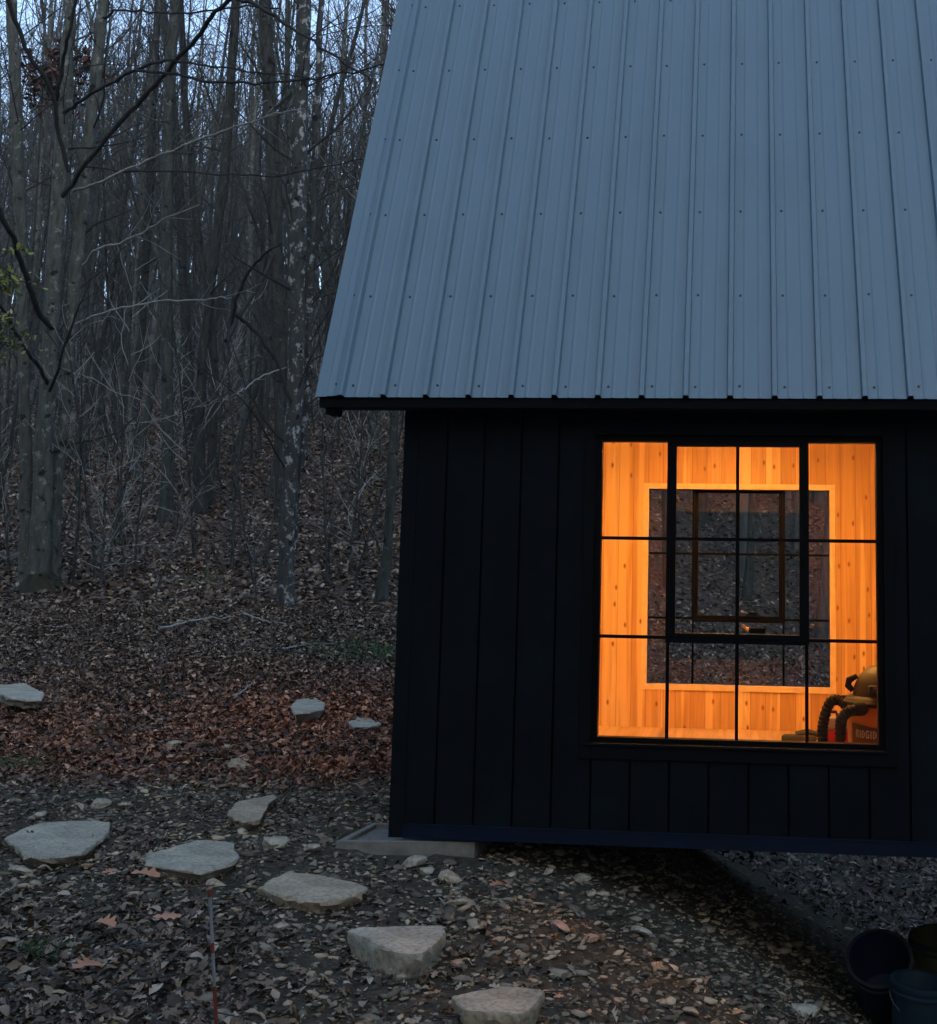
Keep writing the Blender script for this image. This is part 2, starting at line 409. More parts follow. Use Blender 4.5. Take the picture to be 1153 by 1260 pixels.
# ------------------------------------------------------------------ ground
def make_ground():
    xs = np.unique(np.concatenate([np.linspace(-600, -60, 28), np.linspace(-60, -12, 97), np.linspace(-12, 7, 381), np.linspace(7, 40, 60), np.linspace(40, 600, 28)]))
    ys = np.unique(np.concatenate([np.linspace(-400, -12, 24), np.linspace(-12, -5, 40), np.linspace(-5, 14, 381), np.linspace(14, 70, 140), np.linspace(70, 700, 60)]))
    X, Y = np.meshgrid(xs, ys)
    Z = gz(X, Y)
    rng = np.random.default_rng(3)
    near = (np.abs(X+2.5) < 9.5) & (Y > -5) & (Y < 14)
    Z = Z + near*rng.normal(0, .006, Z.shape)
    nx, ny = len(xs), len(ys)
    V = np.stack([X, Y, Z], -1).reshape(-1, 3)
    i = np.arange(nx-1)[None, :]; j = np.arange(ny-1)[:, None]*nx
    Q = np.stack([j+i, j+i+1, j+i+1+nx, j+i+nx], -1).reshape(-1, 4)
    a = Acc(); a.addq(V, Q)
    o = link('ground', a.mesh('ground', SOIL)); o['kind'] = 'structure'; return o
make_ground()

# ------------------------------------------------------------------ cabin
HX = 7.32; DY = 3.60
ZR0, YE = 2.2862, -.1952
SL = 1.1689
cs, sn = math.cos(SL), math.sin(SL)
RX0 = -.4527
WX0, WX1, WZ0, WZ1 = 1.067, 2.511, .5375, 2.084
cabin = empty('cabin')
tag(cabin, 'small black cabin with steep grey ribbed metal roof and one lit grid window', 'cabin')
def roof_z(y): return ZR0 + (y-YE)*sn/cs
YRIDGE = DY/2
SMAX = (YRIDGE-YE)/cs
RXE = HX+.45

def slope_pt(x, s, h, front=True):
    y = YE + s*cs - h*sn; z = ZR0 + s*sn + h*cs
    if not front: y = DY - y
    return (x, y, z)
def rib_profile():
    pts = [(RX0, .004)]
    # rake flashing: flat strip, small step, then down to the panel
    pts += [(RX0+.062, .005), (RX0+.066, .012), (RX0+.098, .012), (RX0+.102, .0155), (RX0+.106, .012)]
    first = -.3086
    i = 0
    x = first
    while x < RXE-.1:
        if i == 0: pts += [(x-.006, .026), (x+.006, .026)]
        else: pts += [(x-.0175, 0), (x-.0115, .031), (x+.0115, .031)]
        pts += [(x+.0175, 0)]
        for f in (.0762, .1524):
            pts += [(x+f-.012, 0), (x+f-.004, .0028), (x+f+.004, .0028), (x+f+.012, 0)]
        x += .2286; i += 1
    pts.append((RXE, 0))
    return pts
def roof_side(front):
    prof = rib_profile(); mb = MB(); n = len(prof)
    vs = []
    S = (0, SMAX)
    for s in S:
        for x, h in prof: vs.append(slope_pt(x, s, h, front))
        for x, h in prof: vs.append(slope_pt(x, s, h-.0012, front))
    fs = []
    for i in range(n-1):
        fs.append((i, i+1, 2*n+i+1, 2*n+i)); fs.append((n+i, 3*n+i, 3*n+i+1, n+i+1))
        fs.append((i, n+i, n+i+1, i+1))
    fs.append((0, 2*n, 3*n, n)); fs.append((n-1, 2*n-1, 4*n-1, 3*n-1))
    if not front: fs = [f[::-1] for f in fs]
    mb.add(vs, fs)
    # fasteners: washer + head
    first = -.3086
    rng = random.Random(5)
    for k in range(9):
        s = .0713 + .5836*k
        if s > SMAX-.05: break
        xs = [first + i*.2286 + .050 for i in range(35)] + [first-.037]
        for x in xs:
            if x > RXE-.03: continue
            h0 = 0.0 if x > first else .012
            x += rng.uniform(-.003, .003); ss = s+rng.uniform(-.004, .004)
            for (rr, h1, h2, mi) in ((.0075, -.001, .0022, 1), (.0045, .002, .0062, 1)):
                m = 8; vv = []
                for h in (h0+h1, h0+h2):
                    for a in range(m):
                        vv.append(slope_pt(x+rr*math.cos(a*2*PI/m), ss+rr*math.sin(a*2*PI/m), h, front))
                ff = [(a, (a+1) % m, m+(a+1) % m, m+a) for a in range(m)]+[tuple(range(m, 2*m))]
                mb.add(vv, ff, mi)
    return mb.build('roof', [ROOF, SCREW], cabin)
rf = roof_side(True); rb = roof_side(False)
# ridge cap
mb = MB()
for fr in (True, False):
    v = [slope_pt(RX0, SMAX-.15, .021, fr), slope_pt(RXE, SMAX-.15, .021, fr), slope_pt(RXE, SMAX+.01, .021, fr), slope_pt(RX0, SMAX+.01, .021, fr)]
    mb.add(v, [(0, 1, 2, 3) if fr else (3, 2, 1, 0)])
mb.build('ridge_cap', ROOF, rf)
# roof deck (thin dark slab under each slope), fascia, soffit, rake boards
for fr, rp in ((True, rf), (False, rb)):
    mb = MB()
    def q(x, s, h): return slope_pt(x, s, h, fr)
    x0, x1 = RX0+.012, RXE-.012
    vs = [q(x0, .012, -.006), q(x1, .012, -.006), q(x1, SMAX-.02, -.006), q(x0, SMAX-.02, -.006),
          q(x0, .012, -.05), q(x1, .012, -.05), q(x1, SMAX-.02, -.05), q(x0, SMAX-.02, -.05)]
    mb.add(vs, [(0, 1, 2, 3), (7, 6, 5, 4), (0, 4, 5, 1), (1, 5, 6, 2), (2, 6, 7, 3), (3, 7, 4, 0)])
    mb.build('roof_deck', TRIM_BLACK, rp)
    mb = MB(); ya, yb = YE+.012, YE+.035
    if not fr: ya, yb = DY-yb, DY-ya
    mb.box((RX0+.02, ya, ZR0-.052), (RXE-.02, yb, ZR0-.004))
    mb.build('fascia', TRIM_BLACK, rp)
    mb = MB(); ya, yb = YE+.036, -.004
    if not fr: ya, yb = DY-yb, DY-ya
    mb.box((RX0+.02, ya, ZR0-.045), (RXE-.02, yb, ZR0-.03))
    mb.build('soffit', TRIM_BLACK, rp)
    mb = MB()
    if fr: mb.box((-.405, YE+.04, ZR0-.085), (-.355, YE+.16, ZR0-.046))
    if fr: mb.build('rafter_end', TRIM_BLACK, rp)
# rake boards under both gable overhangs
for fr, rp in ((True, rf), (False, rb)):
    for xa, xb in ((RX0+.018, RX0+.04), (RXE-.04, RXE-.018)):
        mb = MB(); q = lambda x, s, h: slope_pt(x, s, h, fr)
        vs = [q(xa, .03, -.051), q(xb, .03, -.051), q(xb, SMAX-.05, -.051), q(xa, SMAX-.05, -.051), q(xa, .03, -.11), q(xb, .03, -.11), q(xb, SMAX-.05, -.11), q(xa, SMAX-.05, -.11)]
        mb.add(vs, [(0, 1, 2, 3), (7, 6, 5, 4), (0, 4, 5, 1), (1, 5, 6, 2), (2, 6, 7, 3), (3, 7, 4, 0)])
        mb.build('rake_board', TRIM_BLACK, rp)

def hole_boxes(mb, x0, x1, z0, z1, ya, yb, hx0, hx1, hz0, hz1, mi=0):
    mb.box((x0, ya, z0), (hx0, yb, z1), mi); mb.box((hx1, ya, z0), (x1, yb, z1), mi)
    mb.box((hx0, ya, z0), (hx1, yb, hz0), mi); mb.box((hx0, ya, hz1), (hx1, yb, z1), mi)
ZT = 2.66
hx0, hx1, hz0, hz1 = WX0-.045, WX1+.045, WZ0-.045, WZ1+.045
def grooved_wall(back):
    mb = MB()
    hole_boxes(mb, 0.001, HX-.001, .04, ZT, .011 if not back else DY-.03, .03 if not back else DY-.011, hx0, hx1, hz0, hz1, 1)
    g0, w, gap = .2262-.2032*2, .2032, .013
    k = 0
    def yy(a, b): return (a, b) if not back else (DY-b, DY-a)
    while True:
        a = g0+k*w+gap/2; b = g0+(k+1)*w-gap/2; k += 1
        if a > HX-.06: break
        a = max(a, .067); b = min(b, HX-.067)
        if b-a < .01: continue
        segs = [(.072, ZT)]
        ya, yb = yy(0, .011)
        if b <= hx0 or a >= hx1: mb.box((a, ya, .072), (b, yb, ZT))
        else:
            if a < hx0: mb.box((a, ya, .072), (hx0, yb, ZT)); a = hx0
            if b > hx1: mb.box((hx1, ya, .072), (b, yb, ZT)); b = hx1
            mb.box((a, ya, .072), (b, yb, hz0)); mb.box((a, ya, hz1), (b, yb, ZT))
    return mb.build('wall', [SIDING, SIDING_IN], cabin)
w1 = grooved_wall(False); w2 = grooved_wall(True)
# corner boards, skirt boards
for wp, back in ((w1, False), (w2, True)):
    for xa, xb in ((-.012, .066), (HX-.066, HX+.012)):
        mb = MB(); ya, yb = (-.009, .03) if not back else (DY-.03, DY+.009)
        mb.box((xa, ya, .002), (xb, yb, ZT)); mb.build('corner_board', SIDING, wp)
    mb = MB(); ya, yb = (-.014, .03) if not back else (DY-.03, DY+.014)
    xo = .067
    mb.box((xo, ya, .0), (HX-xo, yb, .07)); mb.box((xo, ya-.003 if not back else ya, .064), (HX-xo, yb if not back else yb+.003, .0725))
    mb.build('skirt_board', TRIM_NAVY, wp)
# gable walls
for xa, xb, nm in ((.0, .03, 'gable_wall'), (HX-.03, HX, 'gable_wall')):
    mb = MB(); pts = [(.031, .04), (DY-.031, .04), (DY-.031, ZT), (DY/2, roof_z(DY/2)-.16), (.031, ZT)]
    n = len(pts)
    mb.add([(xa, y, z) for y, z in pts]+[(xb, y, z) for y, z in pts], [tuple(range(n))[::-1], tuple(range(n, 2*n))]+[(i, (i+1) % n, n+(i+1) % n, n+i) for i in range(n)])
    for k in range(17):
        y = .05+.2032*k
        zt = min(ZT, 9)
        if xa == 0: mb.box((-.008, y, .04), (-.0005, min(y+.19, DY-.035), zt-.02))
        else: mb.box((HX+.0005, y, .04), (HX+.008, min(y+.19, DY-.035), zt-.02))
    mb.build(nm, SIDING, cabin)
# interior lining
ZF = .20; ZC = 2.64; T = .15
for back in (False, True):
    mb = MB(); ya, yb = (.13, T) if not back else (DY-T, DY-.13)
    hole_boxes(mb, T, HX-T, ZF, ZC, ya, yb, hx0, hx1, hz0, hz1); mb.build('interior_lining', PINE, cabin)
for xa, xb in ((.13, T), (HX-T, HX-.13)):
    mb = MB(); mb.box((xa, .13 if 0 else T, ZF), (xb, DY-T, ZC)); mb.build('interior_lining', PINE_SIDE, cabin)
mb = MB(); mb.box((.12, .12, ZC+.001), (HX-.12, DY-.12, ZC+.03)); mb.build('ceiling_boards', PINE, cabin)
mb = MB(); mb.box((.035, .035, .17), (HX-.035, DY-.035, ZF)); mb.build('floor_deck', PLY, cabin)
mb = MB(); mb.box((.035, .035, .005), (HX-.035, .075, .168)); mb.box((.035, DY-.075, .005), (HX-.035, DY-.035, .168))
for k in range(19):
    x = .04+k*.398; mb.box((x, .08, .01), (x+.04, DY-.08, .167))
mb.box((.2, 3.22, -.52), (HX-.1, 3.36, .008)); mb.box((.9, 1.75, -.22), (HX-.1, 1.89, .008))  # deep beams added out of sight to cut light under the floor
mb.build('joists_and_shade_beams', SIDING_IN, cabin)

def make_window(back):
    GL = GLASS if back else GLASS_FRONT
    w = empty('window', parent=cabin)
    if not back: w['label'] = 'twelve pane black grid window glowing orange from inside'
    def Y(a, b): return (a, b) if not back else (DY-b, DY-a)
    def bx(mb, x0, x1, z0, z1, a, b, mi=0):
        ya, yb = Y(a, b); mb.box((x0, ya, z0), (x1, yb, z1), mi)
    # outer trim
    mb = MB()
    bx(mb, hx0-.045, hx0+.012, hz0-.06, hz1+.05, -.016, -.0005); bx(mb, hx1-.012, hx1+.045, hz0-.06, hz1+.05, -.016, -.0005)
    bx(mb, hx0+.012, hx1-.012, hz1-.012, hz1+.05, -.016, -.0005)
    bx(mb, hx0+.012, hx1-.012, hz0-.06, hz0+.004, -.016, -.0005); bx(mb, hx0-.02, hx1+.02, hz0+.004, hz0+.018, -.028, .02)
    mb.build('trim', TRIM_BLACK, w, bevel=.0015)
    # frame
    mb = MB(); a, b = .02, .085
    bx(mb, hx0+.001, WX0, hz0+.019, hz1, a, b); bx(mb, WX1, hx1-.001, hz0+.019, hz1, a, b)
    bx(mb, WX0, WX1, hz0+.019, WZ0, a, b); bx(mb, WX0, WX1, WZ1, hz1-.001, a, b)
    mb.build('frame', FRAME, w, bevel=.0015)
    # jamb boards (pine), inside
    mb = MB(); a, b = .086, T+.010; g = .001 if back else .016
    bx(mb, hx0+.001, WX0-g, hz0+.001, hz1-.001, a, b); bx(mb, WX1+g, hx1-.001, hz0+.001, hz1-.001, a, b)
    bx(mb, WX0-g, WX1+g, hz0+.001, WZ0-g, a, b); bx(mb, WX0-g, WX1+g, WZ1+g, hz1-.001, a, b)
    mb.build('jamb', JAMB, w)
    W = WX1-WX0; H = WZ1-WZ0
    xq = [WX0+W*k/4 for k in range(5)]; zq = [WZ0+H*k/3 for k in range(4)]
    m = .0085; ya, yb = .032, .062
    # muntins of fixed lights
    def mun(x0, x1, z0, z1): 
        mb = MB(); bx(mb, x0, x1, z0, z1, ya, yb); mb.build('muntin', FRAME, w, bevel=.001)
    mun(WX0, xq[1]-.012, zq[2]-m, zq[2]+m); mun(xq[3]+.012, WX1, zq[2]-m, zq[2]+m)
    mun(WX0, xq[1]-.012, zq[1]-m, zq[1]+m); mun(xq[3]+.012, WX1, zq[1]-m, zq[1]+m)
    for k in (1, 2, 3): mun(xq[k]-m, xq[k]+m, WZ0, zq[1]-.026)
    # mullion posts around the casement + bottom rail
    mb = MB()
    bx(mb, xq[1]-.012, xq[1]+.006, zq[1]-.026, WZ1, .028, .07); bx(mb, xq[3]-.006, xq[3]+.012, zq[1]-.026, WZ1, .028, .07)
    bx(mb, xq[1]+.006, xq[3]-.006, zq[1]-.026, zq[1]-.006, .028, .07); mb.build('mullion', FRAME, w)
    # casement sash
    s = empty('casement', parent=w)
    mb = MB(); a, b = .024, .066; cx0, cx1, cz0, cz1 = xq[1]+.007, xq[3]-.007, zq[1]-.005, WZ1-.001
    t = .030
    bx(mb, cx0, cx0+t, cz0, cz1, a, b); bx(mb, cx1-t, cx1, cz0, cz1, a, b)
    bx(mb, cx0+t, cx1-t, cz0, cz0+t, a, b); bx(mb, cx0+t, cx1-t, cz1-.022, cz1, a, b)
    mb.build('sash', FRAME, s, bevel=.0015)
    mb = MB(); bx(mb, xq[2]-m, xq[2]+m, cz0+t, cz1-.022, ya, yb); bx(mb, cx0+t, xq[2]-m, zq[2]-m, zq[2]+m, ya, yb); bx(mb, xq[2]+m, cx1-t, zq[2]-m, zq[2]+m, ya, yb)
    mb.build('muntin', FRAME, s)
    # crank handle on the inside of the sash
    mb = MB(); hx = xq[2]+.05; hz = cz0+t+.02
    bx(mb, hx+.012, hx+.10, hz-.016, hz+.012, .067, .095)
    y = Y(.10, .10)[0]; sg = -1 if back else 1
    mb.tube([(hx+.02, y, hz), (hx-.0, y+.03*sg, hz+.006), (hx-.022, y+.045*sg, hz+.022)], [.009, .008, .009], 8, 1)
    mb.build('handle', [FRAME, simple('handle_metal', (.6, .5, .4), .3, .8)], s, bevel=.001)
    # panes
    pr = [(WX0, xq[1]-.012), (xq[3]+.012, WX1)]
    zr = [(WZ0, zq[1]-m), (zq[1]+m, zq[2]-m), (zq[2]+m, WZ1)]
    def pane(x0, x1, z0, z1, par):
        mb = MB(); y = Y(.046, .046)[0]; mb.add([(x0, y, z0), (x1, y, z0), (x1, y, z1), (x0, y, z1)], [(0, 1, 2, 3)]); mb.build('pane', GL, par)
    for a_, b_ in pr:
        for c_, d_ in zr: pane(a_ if a_ == WX0 else a_, b_, c_, d_, w)
    for k in (1, 2): pane(xq[k]+m, xq[k+1]-m, WZ0, zq[1]-.026, w)
    mb = MB(); y = Y(.046, .046)[0]
    for k in (1, 2):
        x0 = cx0+t if k == 1 else xq[2]+m; x1 = xq[2]-m if k == 1 else cx1-t
        for z0, z1 in ((cz0+t, zq[2]-m), (zq[2]+m, cz1-.022)):
            mb.add([(x0, y, z0), (x1, y, z0), (x1, y, z1), (x0, y, z1)], [(0, 1, 2, 3)])
    mb.build('pane', GL, s)
    return w
wf = make_window(False); wb = make_window(True)
# concrete footing with its board form, under the left corner
pz = -.012
pA = on_plane(413, 1035, 2, pz); pB = on_plane(584, 1036, 2, pz); pC = on_plane(458, 1012, 2, pz)
foot = empty('footing', (float(pA[0]), float(pA[1]), pz))
tag(foot, 'concrete footing in a weathered board form under the cabin corner', 'footing')
ex = pB-pA; ey = pC-pA; ex[2] = ey[2] = 0
lx = np.linalg.norm(ex); ly = np.linalg.norm(ey); ex /= lx; ey /= ly
def loc3(a, b, z): p = ex*a+ey*b; return (p[0], p[1], z)
def pbox(name, a0, a1, b0, b1, z0, z1, mat, sag=0):
    mb = MB(); mb.add([loc3(a0, b0, z0), loc3(a1, b0, z0), loc3(a1, b1, z0), loc3(a0, b1, z0), loc3(a0, b0, z1), loc3(a1, b0, z1-sag), loc3(a1, b1, z1-sag), loc3(a0, b1, z1)],
                      [(0, 3, 2, 1), (4, 5, 6, 7), (0, 1, 5, 4), (1, 2, 6, 5), (2, 3, 7, 6), (3, 0, 4, 7)])
    return mb.build(name, mat, foot, bevel=.003)
bw = .038
pbox('form_board', 0, lx, 0, bw, -.17, 0, WET_WOOD)
pbox('form_board', 0, bw, bw+.001, ly-bw, -.17, -.002, WET_WOOD)
pbox('form_board', 0, lx, ly-bw+.001, ly, -.17, -.001, WET_WOOD)
pbox('form_board', lx-bw, lx, bw+.001, ly-bw, -.17, .002, WET_WOOD)
pbox('concrete', bw+.001, lx-bw-.001, bw+.001, ly-bw-.001, -.2, -.022, CONC)

# board skirting added out of view to keep light from under the cabin
def shade_skirt(x0, y0, x1, y1):
    mb = MB(); n = int(math.hypot(x1-x0, y1-y0)/.145)
    for k in range(n):
        a, b = k/n+.002, (k+1)/n-.002
        xa, ya, xb, yb = x0+(x1-x0)*a, y0+(y1-y0)*a, x0+(x1-x0)*b, y0+(y1-y0)*b
        z = min(float(gz(xa, ya)), float(gz(xb, yb)))-.1
        tx, ty = (0, .02) if y0 == y1 else (.02, 0)
        mb.box((min(xa, xb), min(ya, yb), z), (max(xa, xb)+tx, max(ya, yb)+ty, -.002))
    mb.build('shade_skirt', SIDING, cabin)
shade_skirt(2.98, .01, HX-.01, .01); shade_skirt(HX-.035, .04, HX-.035, DY-.05)
# posts that carry the downhill end
for x, y in ((HX-.15, .25), (HX-.15, DY-.2), (3.42, DY-.15)):
    mb = MB(); z = float(gz(x, y)); mb.box((x-.07, y-.07, z-.3), (x+.07, y+.07, .004)); mb.build('post', SIDING_IN, cabin, bevel=.004)

# ------------------------------------------------------------------ things inside the cabin
VORANGE = simple('vacuum_orange_plastic', (.26, .085, .035), .4, noise=.08)
VGREY = simple('vacuum_grey_plastic', (.020, .024, .022), .6, noise=.08)
VBLACK = simple('black_rubber', (.003, .0035, .0035), .75, noise=.1)
RED = simple('red_plastic', (.45, .03, .03), .4)
VDARK = simple('dark_label', (.04, .02, .015), .4)
WHITE = simple('white_print', (.32, .31, .29), .5)
vp = on_plane(1092, 900, 1, .60)
vac = empty('shop_vacuum', (float(vp[0]), .60, ZF))
tag(vac, 'orange and grey wet-dry shop vacuum with black hose on cabin floor', 'vacuum')
RB = .225
mb = MB(); mb.lathe([(.0, .05), (RB-.03, .05), (RB-.02, .07), (RB, .46), (RB+.006, .47), (RB+.006, .49), (RB, .5), (.0, .5)], n=40); mb.build('drum', VORANGE, vac, smooth=True)
mb = MB(); mb.lathe([(RB+.0, .485), (RB+.022, .49), (RB+.026, .505), (RB+.01, .525), (.19, .535), (.18, .585), (.155, .64), (.115, .678), (.06, .70), (0, .705)], n=40)
lid = mb.build('lid', VGREY, vac, smooth=True)
mb = MB(); mb.box((-.12, -.205, .56), (.10, -.15, .60)); mb.box((-.10, -.212, .567), (.08, -.2, .592)); mb.build('motor_vent', VGREY, lid, bevel=.006)
mb = MB(); mb.lathe([(.0, -.02), (.035, -.02), (.035, .012), (.028, .02), (0, .02)], (-.03, -.12, .665), 20); mb.build('switch_knob', simple('vac_red_knob', (.75, .22, .12), .4), lid, smooth=True)
mb = MB(); mb.tube([(-.19, -.01, .56), (-.215, -.012, .585), (-.21, -.012, .615), (-.165, -.01, .64)], [.016, .02, .02, .014], 10); mb.build('handle', VBLACK, lid, smooth=True)
mb = MB(); mb.box((-.245, -.03, .47), (-.222, .03, .53)); mb.build('latch', VBLACK, vac, bevel=.005)
for a in (-2.6, -.6, 1, 2.3):
    mb = MB(); mb.lathe([(0, 0), (.03, 0), (.03, .045), (0, .05)], (.18*math.cos(a), .18*math.sin(a), .0), 14); mb.build('caster', VBLACK, vac)
# label plate wrapped on the drum, facing the window
mb = MB(); ps = []; nA = 16
rr = RB-.004
for k in range(nA+1):
    a = -PI/2 + R(-64+60*k/nA)
    ps += [((rr+.002)*math.cos(a), (rr+.002)*math.sin(a), .275), ((rr+.004)*math.cos(a), (rr+.004)*math.sin(a), .395-.025*k/nA)]
mb.add(ps, [(2*k, 2*k+2, 2*k+3, 2*k+1) for k in range(nA)]); mb.build('label_plate', VDARK, vac)
# lettering, bent round the drum
LET = {'R': ['111', '101', '110', '101', '101'], 'I': ['1', '1', '1', '1', '1'], 'D': ['110', '101', '101', '101', '110'], 'G': ['111', '100', '101', '101', '111']}
mb = MB(); off = 0; word = 'RIDGID'; cell = .0066
tot = sum(len(LET[c][0])+1 for c in word)-1
for c in word:
    rows = LET[c]
    for j, row in enumerate(rows):
        for i, b_ in enumerate(row):
            if b_ == '1':
                s0 = (off+i-tot/2)*cell; s1 = s0+cell
                zt = .362-(j)*cell*1.25; zb = zt-cell*1.25
                qv = []
                for s_, z_ in ((s0, zb), (s1, zb), (s1, zt), (s0, zt)):
                    a = -PI/2+R(-37)+s_/RB; r2 = RB+.006; qv.append((r2*math.cos(a), r2*math.sin(a), z_))
                mb.add(qv, [(0, 1, 2, 3)])
    off += len(rows[0])+1
mb.build('lettering', WHITE, vac)
# hose: corrugated
def hose(pts, r):
    P = np.array(pts, float); t = np.linspace(0, len(P)-1, 90)
    # catmull-rom
    out = []
    for q in t:
        i = min(int(q), len(P)-2); f = q-i
        p0, p1, p2, p3 = P[max(i-1, 0)], P[i], P[i+1], P[min(i+2, len(P)-1)]
        out.append(.5*((2*p1)+(-p0+p2)*f+(2*p0-5*p1+4*p2-p3)*f*f+(-p0+3*p1-3*p2+p3)*f**3))
    rad = [r*(1+.09*(1 if k % 2 else -1)) for k in range(len(out))]
    return out, rad
vx, vy = float(vp[0]), .60
def vl(u, v, y):
    p = on_plane(u, v, 1, y); return (p[0]-vx, y-vy, p[2]-ZF)
hp, hr = hose([vl(1060, 873, .38), vl(1046, 875, .33), vl(1036, 884, .33), vl(1034, 900, .36), vl(1033, 925, .42), vl(1024, 940, .5), vl(1014, 925, .58), vl(1012, 905, .6), vl(1014, 885, .62), vl(1022, 864, .62), vl(1034, 862, .60), vl(1044, 872, .56)], .029)
mb = MB(); mb.tube(hp, hr, 12); mb.build('hose', VBLACK, vac, smooth=True)
mb = MB(); mb.tube([vl(1051, 873, .345), vl(1061, 872, .36), vl(1062, 872, .40)], [.036, .038, .03], 14); mb.build('hose_port', VBLACK, vac, smooth=True)
# red and grey tool case behind the hose
tp = on_plane(1027, 900, 1, .98)
tc = empty('tool_case', (float(tp[0]), .98, ZF)); tag(tc, 'red and grey tool case standing behind the black vacuum hose', 'tool case')
mb = MB(); mb.box((-.06, -.05, .0), (.10, .07, .30)); mb.build('body', RED, tc, bevel=.012)
mb = MB(); mb.box((-.055, -.045, .302), (.095, .065, .37)); mb.build('lid', simple('tool_case_grey', (.3, .28, .27), .5), tc, bevel=.01)
mb = MB(); mb.tube([(-.08, .01, .37), (-.07, .01, .40), (.01, .01, .40), (.02, .01, .37)], .009, 8); mb.build('handle', VBLACK, tc)
# vacuum nozzle on the floor
np_ = on_plane(983, 906, 1, 2.75); zz = max(float(np_[2]), ZF+.05)
nz = empty('floor_nozzle', (float(np_[0]), 2.75, ZF)); tag(nz, 'grey-brown vacuum floor nozzle lying on cabin floor left of the vacuum', 'nozzle')
mb = MB(); mb.prism([(-.13, -.05), (.13, -.05), (.11, .05), (-.11, .05)], 0, .055); mb.build('nozzle_head', VGREY, nz, bevel=.015)
mb = MB(); mb.tube([(-.02, 0, .05), (.06, .0, .075), (.2, .02, .05), (.32, .04, .03)], [.03, .026, .022, .02], 12); mb.build('neck', VGREY, nz, smooth=True)

# ------------------------------------------------------------------ buckets below the cabin
BLUE = simple('blue_plastic', (.008, .012, .034), .45, noise=.25)
TEAL = simple('teal_plastic', (.008, .026, .036), .5, noise=.3)
DGREEN = simple('dark_green_plastic', (.008, .01, .009), .8, noise=.3)
YEL = simple('yellow_plastic', (.08, .072, .012), .5, noise=.3)
def bucket(name, label, x, y, zb, r, h, mat, rimmat, tilt=(0, 0, 0), inner=None):
    o = empty(name, (x, y, zb)); o.rotation_euler = tilt; tag(o, label, 'bucket')
    mb = MB(); mb.lathe([(0, 0), (r*.86, 0), (r*.88, .01), (r, h-.02), (r, h), (r-.008, h), (r-.01, h-.02), (r*.85, .015), (0, .012)], n=36); mb.build('bucket_body', mat, o, smooth=True)
    mb = MB(); mb.lathe([(r+.001, h-.055), (r+.012, h-.05), (r+.012, h-.04), (r+.001, h-.036)], n=36); mb.lathe([(r+.001, h-.02), (r+.010, h-.018), (r+.011, h+.003), (r-.006, h+.004)], n=36)
    mb.build('rim', rimmat, o, smooth=True)
    mb = MB(); mb.tube([((r+.014)*math.cos(a), -(r+.014)*abs(math.sin(a))*.55-.02, h-.05-(r)*math.sin(a)*.75) for a in np.linspace(0, PI, 14)], .0035, 6); mb.build('bail_handle', simple(name+'_wire', (.06, .06, .06), .6, .3), o)
    return o
b1 = on_plane(1090, 1190, 1, .75)
bucket('bucket', 'dark blue plastic bucket tipped towards camera under the cabin edge', float(b1[0]), .75, float(b1[2])-.17, .17, .36, BLUE, DGREEN, (R(38), R(-12), 0))
b2 = on_plane(1127, 1235, 1, .25)
bucket('bucket', 'teal blue bucket in front of the dark blue one below the cabin', float(b2[0]), .25, float(b2[2])-.24, .14, .36, TEAL, TEAL, (R(4), R(3), 0))
b3 = on_plane(1160, 1185, 1, .95)
bucket('bucket', 'yellow bucket with dark green rim at the right edge below the cabin', float(b3[0]), .95, float(b3[2])-.2, .16, .36, YEL, DGREEN, (R(8), R(-4), 0))

